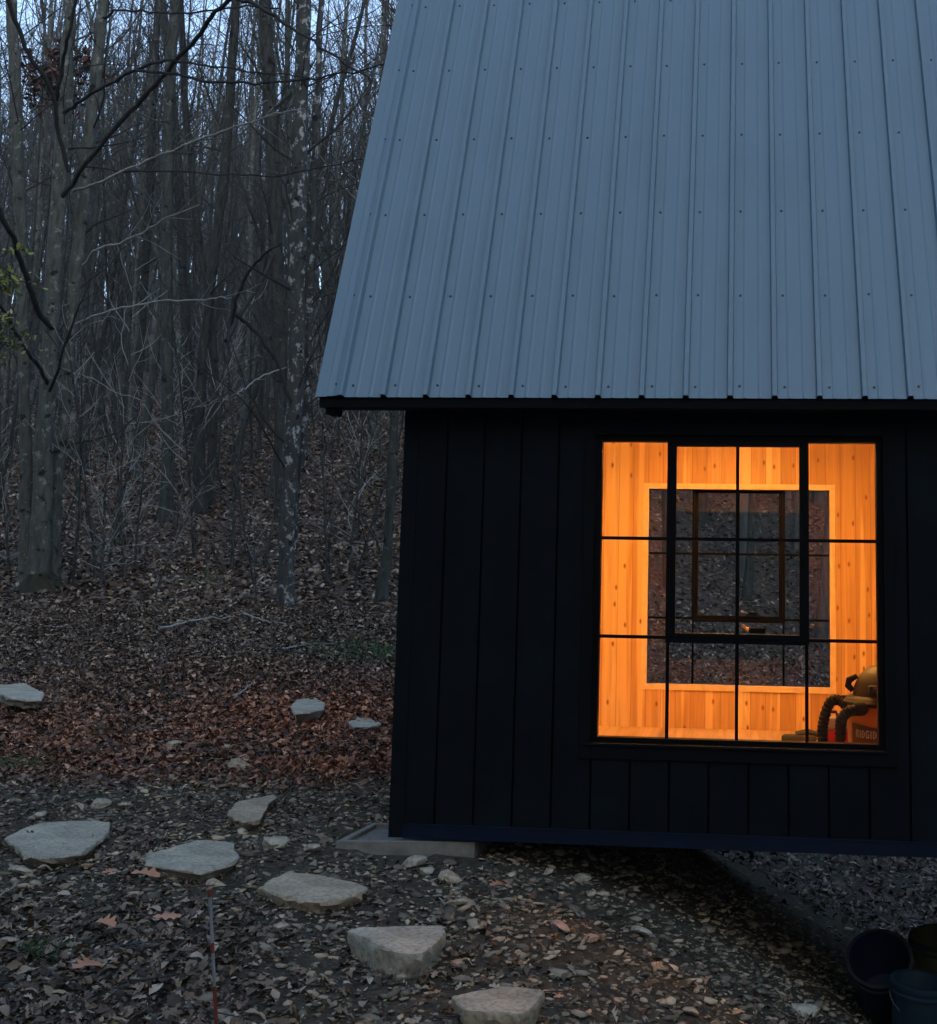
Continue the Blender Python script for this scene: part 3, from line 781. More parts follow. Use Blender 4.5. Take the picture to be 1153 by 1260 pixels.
# ------------------------------------------------------------------ stones
from mathutils import noise as mnoise
SLABS = []
def slab(name, label, px, lift, thick, mat, cat='stone', seed=0, group=None, under=.86):
    rng = np.random.default_rng(seed)
    u = np.mean([p[0] for p in px]); v = np.mean([p[1] for p in px])
    c, d = hit(u, v); zt = c[2]+lift
    P = np.array([on_plane(a, b, 2, zt) for a, b in px]); cen = P.mean(0)
    # resample the outline
    Q = np.vstack([P, P[:1]]); seg = np.linalg.norm(np.diff(Q, axis=0), axis=1); cum = np.r_[0, np.cumsum(seg)]
    n = 44; t = np.linspace(0, cum[-1], n, endpoint=False)
    O = np.stack([np.interp(t, cum, Q[:, k]) for k in range(3)], 1)-cen
    size = np.linalg.norm(O[:, :2], axis=1).mean()
    O[:, :2] *= (1+rng.normal(0, .018, n))[:, None]
    rings = []
    tilt = rng.normal(0, .015, 2)
    for s in (.25, .5, .72, .88, .975):
        r = O*s; z = [.010*mnoise.noise(Vector((p[0]*5+seed, p[1]*5, 0)))+.003*mnoise.noise(Vector((p[0]*22, p[1]*22, seed))) for p in r]
        r = r.copy(); r[:, 2] = np.array(z)+r[:, 0]*tilt[0]*.3; rings.append(r)
    e = O.copy(); e[:, 2] = -.006+np.array([.006*mnoise.noise(Vector((p[0]*14, p[1]*14, 3+seed))) for p in O]); rings.append(e)
    for k, (sc, zz) in enumerate(((1.0, -.18), (under*1.04, -.45), (under, -.7), (under*.92, -1.0))):
        r = O*sc; r = r.copy(); j = rng.normal(0, .02, n)
        r[:, :2] *= (1+j)[:, None]; r[:, 2] = zz*thick + rng.normal(0, .06*thick, n); rings.append(r)
    mb = MB(); vs = [(0, 0, 0)]
    for r in rings: vs += [tuple(p) for p in r]
    fs = [(0, 1+i, 1+(i+1) % n) for i in range(n)]
    for k in range(len(rings)-1):
        for i in range(n):
            a = 1+k*n; b = a+n; fs.append((a+i, b+i, b+(i+1) % n, a+(i+1) % n))
    # orientation: make it face up
    area = sum(O[i, 0]*O[(i+1) % n, 1]-O[(i+1) % n, 0]*O[i, 1] for i in range(n))
    if area < 0: fs = [f[::-1] for f in fs]
    mb.add(vs, fs); o = mb.build(name, mat, None)
    me = o.data
    me.polygons.foreach_set('use_smooth', [len(p.vertices) == 3 or min(me.vertices[v].co.z for v in p.vertices) > -.016 for p in me.polygons]); me.set_sharp_from_angle(angle=R(30))
    o.location = tuple(cen); o.rotation_euler = (0, 0, 0)
    SLABS.append((cen, size)); o.location.z -= .006; tag(o, label, cat, group); return o
G1 = 'flat stepping stones across the gravel'
slab('stepping_stone', 'largest flat grey stepping stone, rounded, farthest left on the gravel', [(6,1029),(22,1020),(50,1011),(85,1008),(115,1008),(136,1010),(135,1022),(118,1038),(100,1047),(75,1053),(45,1053),(27,1050),(18,1038)], .055, .10, ST_GREY, seed=1, group=G1)
slab('stepping_stone', 'thin grey stepping stone with ragged edge, second from the left', [(178,1062),(181,1050),(200,1044),(230,1035),(245,1031),(288,1034),(289,1045),(298,1053),(290,1058),(268,1067),(250,1071),(215,1067)], .045, .07, ST_GREY, seed=2, group=G1)
slab('stepping_stone', 'buff stepping stone with a chipped front corner, just left of the footing', [(320,1089),(335,1077),(355,1071),(400,1076),(440,1084),(454,1090),(440,1099),(405,1107),(390,1108),(340,1100)], .045, .09, ST_TAN, seed=3, group=G1)
slab('stepping_stone', 'thick wedge shaped stepping stone in front of the footing', [(427,1142),(445,1138),(500,1137),(543,1136),(549,1146),(540,1153),(522,1168),(500,1170),(485,1168),(463,1162),(445,1152)], .09, .17, ST_GREY, seed=4, group=G1, under=.84)
slab('stepping_stone', 'pinkish buff stepping stone at the bottom edge, nearest the camera', [(555,1223),(575,1218),(610,1214),(640,1214),(672,1219),(660,1232),(640,1246),(600,1242),(570,1238)], .07, .14, ST_TAN, seed=5, group=G1, under=.85)
slab('rock', 'tilted buff rock above the stepping stones left of the cabin corner', [(280,1000),(290,987),(315,979),(335,976),(341,979),(330,990),(320,1007),(300,1010)], .05, .09, ST_TAN, cat='rock', seed=6)
slab('rock', 'pale flat rock in red leaves at the far left edge', [(-14,845),(0,841),(15,841),(30,839),(55,852),(52,860),(30,860),(12,858)], .06, .09, ST_GREY, cat='rock', seed=7)
slab('rock', 'rounded grey rock in leaves midway between left edge and cabin', [(357,868),(365,860),(385,856),(400,864),(398,872),(380,875),(362,876)], .05, .09, ST_GREY, cat='rock', seed=8)
slab('rock', 'low grey rock in leaves close to the cabin left wall', [(427,888),(440,881),(455,883),(470,890),(455,893),(435,893)], .035, .07, ST_GREY, cat='rock', seed=9)

def rock_template(seed, flat=.5, sub=2):
    import bmesh
    rng = np.random.default_rng(seed); bm = bmesh.new(); bmesh.ops.create_icosphere(bm, subdivisions=sub, radius=1)
    # cut with random planes for facets
    pl = [(lambda n: n/np.linalg.norm(n))(rng.normal(0, 1, 3)) for _ in range(9)]
    V = np.array([v.co for v in bm.verts])
    for n in pl:
        h = rng.uniform(.42, .75); d = V@n; k = d > h; V[k] -= np.outer(d[k]-h, n)*.97
    V *= np.array([1, rng.uniform(.5, .9), flat])*rng.uniform(.95, 1.05)
    V += rng.normal(0, .012, V.shape)
    Fc = np.array([[v.index for v in f.verts] for f in bm.faces]); bm.free(); return V, Fc
ROCKT = [rock_template(50+k, .30+.09*(k % 4)) for k in range(8)]
def rock(label, u, v, wpx, mat, k, flat=1, rz=0, name='rock', group=None, tilt=.15):
    p, d = hit(u, v); w = wpx/F*d/2*1.15
    V, Fc = ROCKT[k % 8]; mb = MB(); mb.add(V*w, [tuple(f) for f in Fc]); o = mb.build(name, mat)
    o.scale = (1, 1, flat); o.rotation_euler = (tilt*math.sin(k*3.), tilt*math.cos(k*2.)-.05, rz); o.location = (p[0], p[1], p[2]+.014+w*.12)
    tag(o, label, 'rock', group)
G2 = 'loose rocks scattered on the gravel slope'
for lab, u, v, w, m, k, rz in [
    ('rounded grey rock against the front face of the board form', 508, 1067, 34, ST_GREY, 1, .3),
    ('pale flat rock just below the rounded rock by the footing', 522, 1077, 24, ST_GREY, 2, .1),
    ('broad buff rock on the gravel right of the rounded footing rock', 555, 1086, 30, ST_TAN, 3, -.2),
    ('angular cream rock left of the two brown leaves on gravel', 563, 1115, 30, ST_TAN, 4, .4),
    ('flat orange rock lying alone on the gravel slope', 689, 1146, 36, ST_ORANGE, 0, -.6),
    ('small orange rock downhill from the flat orange rock', 727, 1160, 24, ST_ORANGE, 5, .3),
    ('upright tan rock below the flat orange rock', 682, 1178, 19, ST_TAN, 6, 1.2),
    ('small cream rock on the gravel above the pinkish stepping stone', 584, 1148, 18, ST_TAN, 7, .2),
    ('tan rock beside the right end of the thick wedge stone', 560, 1192, 24, ST_ORANGE, 2, .5),
    ('green grey rock under the thick wedge stone', 490, 1204, 34, ST_GREY, 3, -.8),
    ('grey rock right of the footing at the edge of shade', 674, 1077, 17, ST_GREY, 1, .9),
    ('long grey rock in the shade edge under the cabin', 716, 1085, 26, ST_GREY, 5, -.3),
    ('pale grey flat rock on the right part of the slope', 788, 1151, 30, ST_GREY, 0, -.1),
    ('narrow pale rock near the right end of the slope', 852, 1212, 26, ST_GREY, 4, -.2),
    ('cream rock at the bottom edge right of centre', 851, 1250, 22, ST_TAN, 6, -.5),
    ('flat grey rock low on the slope toward the buckets', 985, 1250, 44, ST_GREY, 2, -.3),
    ('small pale rock by the top of the marker stake', 266, 1094, 24, ST_TAN, 3, .2),
    ('grey rock just below the ragged stepping stone', 207, 1081, 24, ST_GREY, 7, .3),
    ('flat cream rock left of the thick wedge stone', 342, 1148, 26, ST_TAN, 1, .0),
    ('pale rock just behind the largest stepping stone', 46, 1007, 20, ST_GREY, 2, .1),
    ('low grey rock in the grass behind the largest stepping stone', 122, 994, 32, ST_GREY, 5, -.3),
    ('small pale rock between largest stepping stone and tilted rock', 155, 995, 18, ST_TAN, 6, .2),
    ('grey rock in front of the largest stepping stone', 22, 1076, 30, ST_GREY, 0, .2),
    ('cream rock halfway up the gravel behind the footing', 475, 985, 16, ST_TAN, 4, .2),
    ('long pale rock among the red leaves above the tilted rock', 297, 947, 30, ST_TAN, 3, .1),
    ('small pale rock in red leaves left of the long pale rock', 212, 921, 26, ST_TAN, 1, .1),
    ('flat grey rock between the ragged and chipped stepping stones', 335, 1043, 40, ST_GREY, 2, .0),
    ('grey rock left of the footing board corner', 385, 1049, 24, ST_GREY, 7, .3),
    ('low tan rock at the bottom left edge', 8, 1166, 30, ST_TAN, 5, .5)]:
    rock(lab, u, v, w, m, k, rz=rz, group=G2)

# sector sampler: random ground points in image sectors
def sample_ground(n, u0, u1, d0, d1, rng, pw=1.0):
    u = rng.uniform(u0, u1, n); d = (rng.uniform(d0**(1+pw), d1**(1+pw), n))**(1/(1+pw))
    W = fw[None, :]+RT[None, :]*((u-CX)/F)[:, None]
    W[:, 2] = 0; W = W/np.linalg.norm(fw[:2])
    x = CAM[0]+W[:, 0]*d; y = CAM[1]+W[:, 1]*d
    return x, y
def gravel_mask(x, y):
    """1 where the ground is gravel and dirt, 0 where leaves cover it"""
    m = wav(x, y, 1.6, 11)
    a = np.clip((2.1+.25*x-y)/.9+.5, 0, 1)*np.clip((x+4.6)/1.5, 0, 1)
    f = np.clip((-.75-y)/.6, 0, 1)*np.clip((.2-.41*(y+2.4)-x)/.6+.5, 0, 1)*.85
    far = np.clip((y-2.6)/.8, 0, 1)
    return np.clip(a*(1-f)*(1.04+.28*m)*(1-far), 0, 1)
def rot_mats(rx, ry, rz):
    cx, sx, cy, sy, cz, sz = np.cos(rx), np.sin(rx), np.cos(ry), np.sin(ry), np.cos(rz), np.sin(rz)
    Mx = np.empty((len(rx), 3, 3))
    Mx[:, 0, 0] = cz*cy; Mx[:, 0, 1] = cz*sy*sx-sz*cx; Mx[:, 0, 2] = cz*sy*cx+sz*sx
    Mx[:, 1, 0] = sz*cy; Mx[:, 1, 1] = sz*sy*sx+cz*cx; Mx[:, 1, 2] = sz*sy*cx-cz*sx
    Mx[:, 2, 0] = -sy; Mx[:, 2, 1] = cy*sx; Mx[:, 2, 2] = cy*cx
    return Mx
def scatter(acc, T, x, y, z, size, rx, ry, rz):
    V, Q = T; Mx = rot_mats(rx, ry, rz)
    P = np.einsum('nij,vj->nvi', Mx, V)*size[:, None, None]+np.stack([x, y, z], 1)[:, None, :]
    n = len(x); acc.addq(P.reshape(-1, 3), (Q[None]+(np.arange(n)*len(V))[:, None, None]).reshape(-1, Q.shape[1]))
# under-cabin and pad exclusion
def inside_pad(x, y):
    rx_, ry_ = x-pA[0], y-pA[1]; a = rx_*ex[0]+ry_*ex[1]; b = rx_*ey[0]+ry_*ey[1]
    return (a > -.01) & (a < lx+.01) & (b > -.01) & (b < ly+.01)
rng = np.random.default_rng(77)
# gravel
acc = Acc()
x, y = sample_ground(62000, -150, 1400, 3.9, 10.5, rng, .6)
x2, y2 = sample_ground(3500, 900, 1300, 9, 15, rng, .6)
x = np.r_[x, x2]; y = np.r_[y, y2]
ok = (rng.random(len(x)) < .12+.95*gravel_mask(x, y)) & ~inside_pad(x, y)
x, y = x[ok], y[ok]
GT = [(lambda t: (t[0], t[1]))(rock_template(90+k, .18+.09*(k % 3), 1)) for k in range(6)]
idx = rng.integers(0, 6, len(x)); size = .005+.026*rng.random(len(x))**3.0+(rng.random(len(x)) < .045)*rng.uniform(.008, .042, len(x))
for k in range(6):
    s = idx == k
    scatter(acc, GT[k], x[s], y[s], gz(x[s], y[s])+size[s]*.15, size[s], rng.normal(0, .2, s.sum()), rng.normal(0, .2, s.sum()), rng.uniform(0, 6.28, s.sum()))
o = link('gravel', acc.mesh('gravel', GRAVEL, smooth=False)); tag(o, 'mixed grey and tan stone chips strewn over the bare slope', 'gravel', kind='stuff')
# leaves
def leaf_template(kind, rg):
    if kind == 'oak':
        half = [(0, .0), (.16, .13), (.30, .06), (.44, .24), (.56, .10), (.70, .26), (.82, .12), (.93, .12)]
    else:
        half = [(0, 0), (.15, .12), (.32, .23), (.52, .27), (.72, .20), (.88, .09)]
    n = len(half); ph = rg.uniform(-.9, .9); cu = rg.uniform(.3, 1.6); fold = rg.uniform(-.3, .9)
    def bend(x_, y_):
        z = fold*abs(y_)*1.0+ .12*cu*math.sin(x_*3.0+ph)+.10*y_*math.sin(x_*7+ph*3)*2+abs(y_)**1.5*cu*.8
        return (x_-.5, y_, z)
    V = []
    for (a, b) in half: V += [bend(a, b), bend(a, 0), bend(a, -b)]
    V.append(bend(1, 0)); Q = []
    for i in range(n-1):
        a = 3*i; Q += [(a, a+1, a+4, a+3), (a+1, a+2, a+5, a+4)]
    t = len(V)-1; a = 3*(n-1); Q += [(a, a+1, t, t), (a+1, a+2, t, t)]
    return np.array(V), np.array(Q)
def fixq(T):  # quads with a doubled last vertex are not allowed: split tips by an extra vertex
    V, Q = T; V = list(map(tuple, V)); out = []
    for q in Q:
        if q[2] == q[3]:
            m = tuple((np.array(V[q[0]])+np.array(V[q[2]]))/2+np.array([0, 0, .004])) if True else None
            V.append(m); out.append((q[0], q[1], q[2], len(V)-1))
        else: out.append(tuple(q))
    return np.array(V), np.array(out)
rl = np.random.default_rng(5)
LT = [fixq(leaf_template('oak' if k < 6 else 'b', rl)) for k in range(12)]
ST_ = (np.array([(-.5, -.2, .08), (.0, -.28, 0), (.0, .28, .05), (-.5, .2, 0), (.5, .1, .12), (.5, -.12, .05)]), np.array([(0, 1, 2, 3), (1, 5, 4, 2)]))
acc = Acc()
def leaves(n, u0, u1, d0, d1, s0, s1, pw, tem, dens=None, jit=.38):
    x, y = sample_ground(n, u0, u1, d0, d1, rng, pw)
    under = (x > .02) & (x < HX) & (y > .02) & (y < 3.5)
    g = gravel_mask(x, y)
    ok = (rng.random(len(x)) > .97*g-.04) & ~inside_pad(x, y) & (rng.random(len(x)) > under*.93)
    if dens is not None: ok &= rng.random(len(x)) < dens(x, y)
    x, y = x[ok], y[ok]; size = rng.uniform(s0, s1, len(x))*(1-.35*rng.random(len(x)))
    idx = rng.integers(0, len(tem), len(x)); z = gz(x, y)+.006+size*rng.uniform(0, .32, len(x))
    for k in range(len(tem)):
        s = idx == k; m = s.sum()
        scatter(acc, tem[k], x[s], y[s], z[s], size[s], rng.normal(0, jit, m)+(rng.random(m) < .35)*PI, rng.normal(0, jit, m), rng.uniform(0, 6.28, m))
leaves(56000, -250, 1350, 3.8, 9, .028, .085, .7, LT, jit=.3)
leaves(30000, -250, 1350, 3.8, 9, .012, .035, .7, [ST_], jit=.6)
leaves(62000, -200, 640, 9, 17, .05, .10, .8, LT)
leaves(26000, 700, 1400, 9, 22, .07, .12, .8, LT)
leaves(16000, 740, 1070, 21, 48, .08, .14, .9, [ST_], jit=.5)
leaves(95000, -150, 640, 17, 46, .07, .14, .9, [ST_], jit=.5)
for c_, s_ in SLABS:
    m_ = int(60+s_*260); th = rng.uniform(0, 6.28, m_); q = s_*rng.uniform(.95, 1.45, m_); xx_ = c_[0]+q*np.cos(th); yy_ = c_[1]+q*np.sin(th)*.95
    scatter(acc, LT[int(rng.integers(0, 12))], xx_, yy_, gz(xx_, yy_)+.012, rng.uniform(.02, .055, m_), rng.normal(0, .35, m_), rng.normal(0, .35, m_), rng.uniform(0, 6.28, m_))
o = link('fallen_leaves', acc.mesh('fallen_leaves', LEAF, smooth=False)); tag(o, 'brown dead leaves covering the forest floor', 'leaf litter', kind='stuff')
# small fallen twigs in the litter
acc = Acc(); x, y = sample_ground(1500, -200, 1250, 3.9, 17, rng, .8)
ok = ~((x > -.2) & (x < HX) & (y > -.3) & (y < DY)) & (rng.random(len(x)) > .5*gravel_mask(x, y)); x, y = x[ok], y[ok]
for a_, b_ in zip(x, y):
    l_ = rng.uniform(.05, .32); th = rng.uniform(0, 6.28); k = 5; t = np.linspace(0, 1, k)
    P = np.stack([a_+l_*t*math.cos(th)+rng.normal(0, .006, k), b_+l_*t*math.sin(th)+rng.normal(0, .006, k), np.zeros(k)], 1); P[:, 2] = gz(P[:, 0], P[:, 1])+.02+rng.random()*.02+t*rng.normal(0, .015)
    acc.tube(P, np.linspace(1, .5, k)*rng.uniform(.0015, .0045), 4)
o = link('fallen_twigs', acc.mesh('fallen_twigs', TWIG_MID)); tag(o, 'small broken twigs scattered through the leaf litter', 'twigs', kind='stuff')
# conspicuous single leaves
def one_leaf(label, u, v, wpx, mat, k, rz, name='fallen_leaf'):
    p, d = hit(u, v); w = wpx/F*d
    V, Q = LT[k]; mb = MB(); V2 = V*w*np.array([1, 1.3, .5]); mb.add(V2, [tuple(q) for q in Q]); o = mb.build(name, mat, None)
    o.location = (p[0], p[1], p[2]+.048); o.rotation_euler = (.22, .05, rz); tag(o, label, 'leaf', 'large oak leaves lying in the foreground'); return o
for lab, u, v, w, k, rz in [('orange oak leaf lying in front of the ragged stepping stone', 178, 1090, 36, 0, .2), ('pinkish oak leaf left of the orange leaf near the ragged stone', 134, 1085, 22, 1, 1.2),
    ('oak leaf lying on the soil to the lower left of the marker stake', 205, 1142, 34, 2, .5), ('long brown oak leaf pointing to the lower left corner', 105, 1205, 52, 3, 1.4), ('brown oak leaf halfway between grass tuft and stake', 128, 1153, 36, 4, -.4),
    ('brown leaf on the gravel right of the footing', 611, 1102, 26, 5, 1.0), ('second brown leaf on the gravel touching the first one', 622, 1103, 22, 0, 1.8), ('small bright orange leaf right of the pinkish stepping stone', 687, 1243, 15, 1, .7)]:
    one_leaf(lab, u, v, w, LEAF_ORANGE, k, rz)

# grass tufts
def tuft_pts():
    acc = Acc(); T = (np.array([(-.02, 0, 0), (.02, 0, 0), (.012, .12, .6), (-.012, .12, .6), (.002, .35, 1.), (-.002, .35, 1.)]), np.array([(0, 1, 2, 3), (3, 2, 4, 5)]))
    rg = np.random.default_rng(8)
    for u, v, n, r_, h in [(20, 943, 320, .22, .10), (55, 1175, 200, .11, .07), (430, 800, 350, .5, .14), (470, 812, 350, .5, .14), (140, 1142, 60, .05, .06), (100, 990, 160, .35, .05), (60, 1110, 160, .25, .05), (410, 1000, 120, .3, .05), (700, 1110, 120, .3, .05), (820, 1150, 160, .35, .06), (250, 720, 60, .3, .2)]:
        p, d = hit(u, v); a = rg.uniform(0, 6.28, n); q = r_*np.sqrt(rg.random(n)); x = p[0]+q*np.cos(a)*1.4; y = p[1]+q*np.sin(a)*.8
        scatter(acc, T, x, y, gz(x, y)-.004, h*rg.uniform(.5, 1.2, n), rg.normal(0, .3, n), rg.normal(0, .3, n), rg.uniform(0, 6.28, n))
    o = link('grass', acc.mesh('grass', GRASSM, smooth=False)); tag(o, 'sparse dark green grass tufts in leaf litter and gravel', 'grass', kind='stuff')
tuft_pts()

# marker stake (thin fibre rod with red bands)
tp_, td = hit(268, 1300)
top = at(258, 1094, td*1.0); bot = np.array(tp_)
stake = empty('marker_stake', tuple(bot)); tag(stake, 'thin leaning red and white marker stake in the leaves, bottom left', 'stake')
def seg(f0, f1, r_, nm, m):
    mb = MB(); a = (top-bot)*f0; b = (top-bot)*f1; mb.tube([a, (a+b)/2, b], [r_, r_, r_], 10); mb.build(nm, m, stake)
SRED = simple('stake_red', (.20, .05, .035), .5, noise=.3); SWHT = simple('stake_white', (.27, .28, .28), .5, noise=.2)
seg(-.3, .42, .006, 'red_band', SRED); seg(.421, .62, .0055, 'white_band', SWHT); seg(.62, .68, .006, 'red_band', SRED); seg(.681, .955, .0055, 'white_band', SWHT); seg(.956, 1.0, .0075, 'red_tip', SRED)

# fallen sticks
def stick(label, pts, r_, mat, lift=.04, name='fallen_stick'):
    P = []
    for (u, v) in pts: p, d = hit(u, v); P.append([p[0], p[1], p[2]+lift])
    P = np.array(P); c = P[0].copy(); mb = MB()
    # subdivide with slight crookedness
    t = np.linspace(0, len(P)-1, len(P)*4); Q = np.stack([np.interp(t, range(len(P)), P[:, k]) for k in range(3)], 1)-c
    Q += np.random.default_rng(int(pts[0][0])).normal(0, r_*.5, Q.shape)
    mb.tube(Q, np.linspace(r_, r_*.35, len(Q)), 7); o = mb.build(name, mat, None, smooth=True); o.location = tuple(c); tag(o, label, 'stick'); return o
stick('long pale forked-looking stick on leaves below the tree group', [(196, 778), (235, 768), (290, 762)], .018, TWIG_PALE)
stick('thin pale stick leaning across leaves left of the mid rock', [(288, 864), (305, 850), (318, 836)], .011, TWIG_PALE)
stick('dark stick lying on leaves behind the mid rock', [(335, 800), (365, 808), (400, 803)], .02, TWIG_DARK, .03)
stick('pale stick lying at the foot of the lichen covered tree', [(300, 758), (325, 768), (355, 772)], .014, TWIG_PALE)
stick('grey stick on leaves right of the lichen tree foot', [(345, 803), (380, 797), (412, 796)], .010, TWIG_PALE)
stick('tiny pale twig on gravel left of the brown leaves', [(540, 1116), (547, 1126)], .004, TWIG_PALE)

#@@TREES
def wander(P0, D, Lh, n, rg, wob, upb=0.):
    """crooked polyline"""
    P = [np.array(P0, float)]; d = np.array(D, float); d /= np.linalg.norm(d)
    st = Lh/n
    for k in range(n):
        d = d+rg.normal(0, wob, 3)+np.array([0, 0, upb]); d /= np.linalg.norm(d); P.append(P[-1]+d*st)
    return np.array(P)
def side_dir(T, rg, ang):
    T = T/np.linalg.norm(T); a = rg.normal(0, 1, 3); s = a-(a@T)*T; s /= np.linalg.norm(s)+1e-9
    return T*math.cos(ang)+s*math.sin(ang)
def twigs(acc, P, r, rg, level, dens=6.0, lmul=.38, rmin=.0045, ang=(.5, 1.0), t0=.15, maxl=2.2, upb=.03):
    """grow side shoots along polyline P"""
    if level <= 0: return
    seg = np.linalg.norm(np.diff(P, axis=0), axis=1); Lh = seg.sum(); cum = np.r_[0, np.cumsum(seg)]
    n = max(1, int(Lh*dens*rg.uniform(.8, 1.2)))
    n = min(n, 16)
    for _ in range(n):
        t = rg.uniform(t0, .98); s = t*Lh; i = min(np.searchsorted(cum, s)-1, len(seg)-1); i = max(i, 0)
        f = (s-cum[i])/max(seg[i], 1e-6); p = P[i]*(1-f)+P[i+1]*f; T = P[i+1]-P[i]
        l = min(maxl, Lh*lmul*(1.15-t*.7)*rg.uniform(.5, 1.3)); rr = max(rmin, r*(1-t*.75)*.45)
        if l < .12: continue
        k = 4 if level > 1 else 3
        B = wander(p, side_dir(T, rg, rg.uniform(*ang)), l, k, rg, .16, upb)
        acc.tube(B, np.linspace(rr, max(rmin*.6, rr*.3), k+1), 4 if level > 1 else 3)
        twigs(acc, B, rr, rg, level-1, dens*1.3, lmul*1.1, rmin, ang, .2, maxl, upb)
def gen_tree(seed, H, r, lean=.03, first=.3, nb=26, lmul=.24, bark_=BARK_MID, twig_=TWIG_MID, lv=2, rmin=.006, dens=1.8, trunk_sides=10, fork=False, ang=(.45, .95)):
    rg = np.random.default_rng(seed)
    n = 18; P = wander((0, 0, 0), (rg.normal(0, lean), rg.normal(0, lean), 1), H, n, rg, .028, .02); P[0][2] = -.4
    t = np.linspace(0, 1, n+1); rad = (r*(1-t*.80)**.9+.006)*(1+rg.normal(0, .05, n+1)); rad[0] *= 1.35; rad[1] *= 1.02
    ta = Acc(); ta.tube(P, rad, trunk_sides); ca = Acc()
    def at_(s):
        f = s*n; i = min(int(f), n-1); f -= i; return P[i]*(1-f)+P[i+1]*f, P[i+1]-P[i], rad[i]*(1-f)+rad[i+1]*f
    if fork:
        s = rg.uniform(.25, .4); p, T, rr = at_(s); B = wander(p, side_dir(T, rg, .35), H*(1-s)*.85, 12, rg, .05, .05)
        ta.tube(B, np.linspace(rr*.75, .01, 13), 8); twigs(ca, B, rr*.6, rg, lv, dens, lmul, rmin)
    for k in range(nb):
        s = first+(1-first)*(k+rg.random())/nb*.97; p, T, rr = at_(s)
        l = H*lmul*(1.1-.75*(s-first)/(1-first))*rg.uniform(.5, 1.25)
        rb_ = max(.008, rr*rg.uniform(.28, .45))
        B = wander(p, side_dir(np.array([0, 0, 1.]), rg, rg.uniform(*ang)), l, 7, rg, .11, .07)
        ca.tube(B, np.linspace(rb_, max(rmin*.7, rb_*.25), 8), 5)
        twigs(ca, B, rb_, rg, lv, dens, .42, rmin)
    # few short dead stubs lower down
    for k in range(5):
        s = rg.uniform(.06, first); p, T, rr = at_(s)
        B = wander(p, side_dir(T, rg, rg.uniform(.9, 1.5)), rg.uniform(.3, 1.6), 4, rg, .18, 0)
        ca.tube(B, np.linspace(rr*.16+.004, rmin*.6, 5), 4); twigs(ca, B, .008, rg, 1, 2.5, .4, rmin*.7)
    return ta.mesh('trunk', bark_), ca.mesh('crown', twig_)
def put_tree(protos, x, y, rz, sc, label, group, name='forest_tree', cat='tree', tilt=(0, 0)):
    o = empty(name, (x, y, float(gz(x, y))), rz); o.scale = (sc, sc, sc); o.rotation_euler = (tilt[0], tilt[1], rz)
    tag(o, label, cat, group); t_, c_ = protos
    link('trunk', t_, o); link('crown', c_, o); return o
rt = np.random.default_rng(2024)
TALL = []
for k in range(9):
    bk, tw = [(BARK_MID, TWIG_MID), (BARK_DARK, TWIG_DARK), (BARK_GREY, TWIG_MID)][k % 3]
    TALL.append(gen_tree(100+k, rt.uniform(17, 23), rt.uniform(.05, .115), first=rt.uniform(.22, .4), nb=38, lmul=.20, bark_=bk, twig_=tw, rmin=.0075, dens=2.1, lean=.06, fork=k % 3 == 1))
POLE = []
for k in range(7):
    bk, tw = [(BARK_DARK, TWIG_DARK), (BARK_MID, TWIG_MID)][k % 2]
    POLE.append(gen_tree(200+k, rt.uniform(9, 14), rt.uniform(.03, .065), lean=.16, first=.18, nb=26, lmul=.22, bark_=bk, twig_=tw, rmin=.0055, dens=2.3, trunk_sides=7))
SAPL = []
for k in range(8):
    bk, tw = [(BARK_MID, TWIG_MID), (BARK_MID, TWIG_PALE), (BARK_DARK, TWIG_DARK)][k % 3]
    SAPL.append(gen_tree(300+k, rt.uniform(2.6, 6), rt.uniform(.014, .026), lean=.14, first=.12, nb=16, lmul=.32, bark_=bk, twig_=tw, rmin=.0045, dens=2.5, trunk_sides=6, ang=(.5, 1.2)))
placed = []
def sector_points(n, u0_, u1_, d0, d1, gap, rg):
    out = []; tries = 0
    while len(out) < n and tries < n*60:
        tries += 1
        x, y = sample_ground(1, u0_, u1_, d0, d1, rg, 1.0); x, y = float(x[0]), float(y[0])
        if x > -1.2 and y < 6: continue
        if any((x-a)**2+(y-b)**2 < gap*gap for a, b in placed): continue
        placed.append((x, y)); out.append((x, y))
    return out
LB_TALL = ['tall slender grey-brown forest tree with steep bare branches', 'tall dark-barked forest tree standing bare on the hillside', 'tall grey-barked forest tree standing bare on the hillside']
LB_POLE = ['thin dark pole-sized tree in the crowded wood', 'thin grey-brown pole-sized tree in the crowded wood']
LB_SAP = ['bare grey-brown sapling in the understorey', 'bare sapling with pale twigs in the understorey', 'bare dark sapling in the understorey']
# feature trees reserve their spots
FEAT = {}
for nm, u, v in [('A', 47, 724), ('B', 355, 746), ('C', 255, 628), ('D', 468, 742), ('E', 345, 640), ('F', 205, 640), ('G', 168, 560), ('H', 232, 560)]:
    p, d = hit(u, v); FEAT[nm] = (p, d); placed.append((p[0], p[1]))

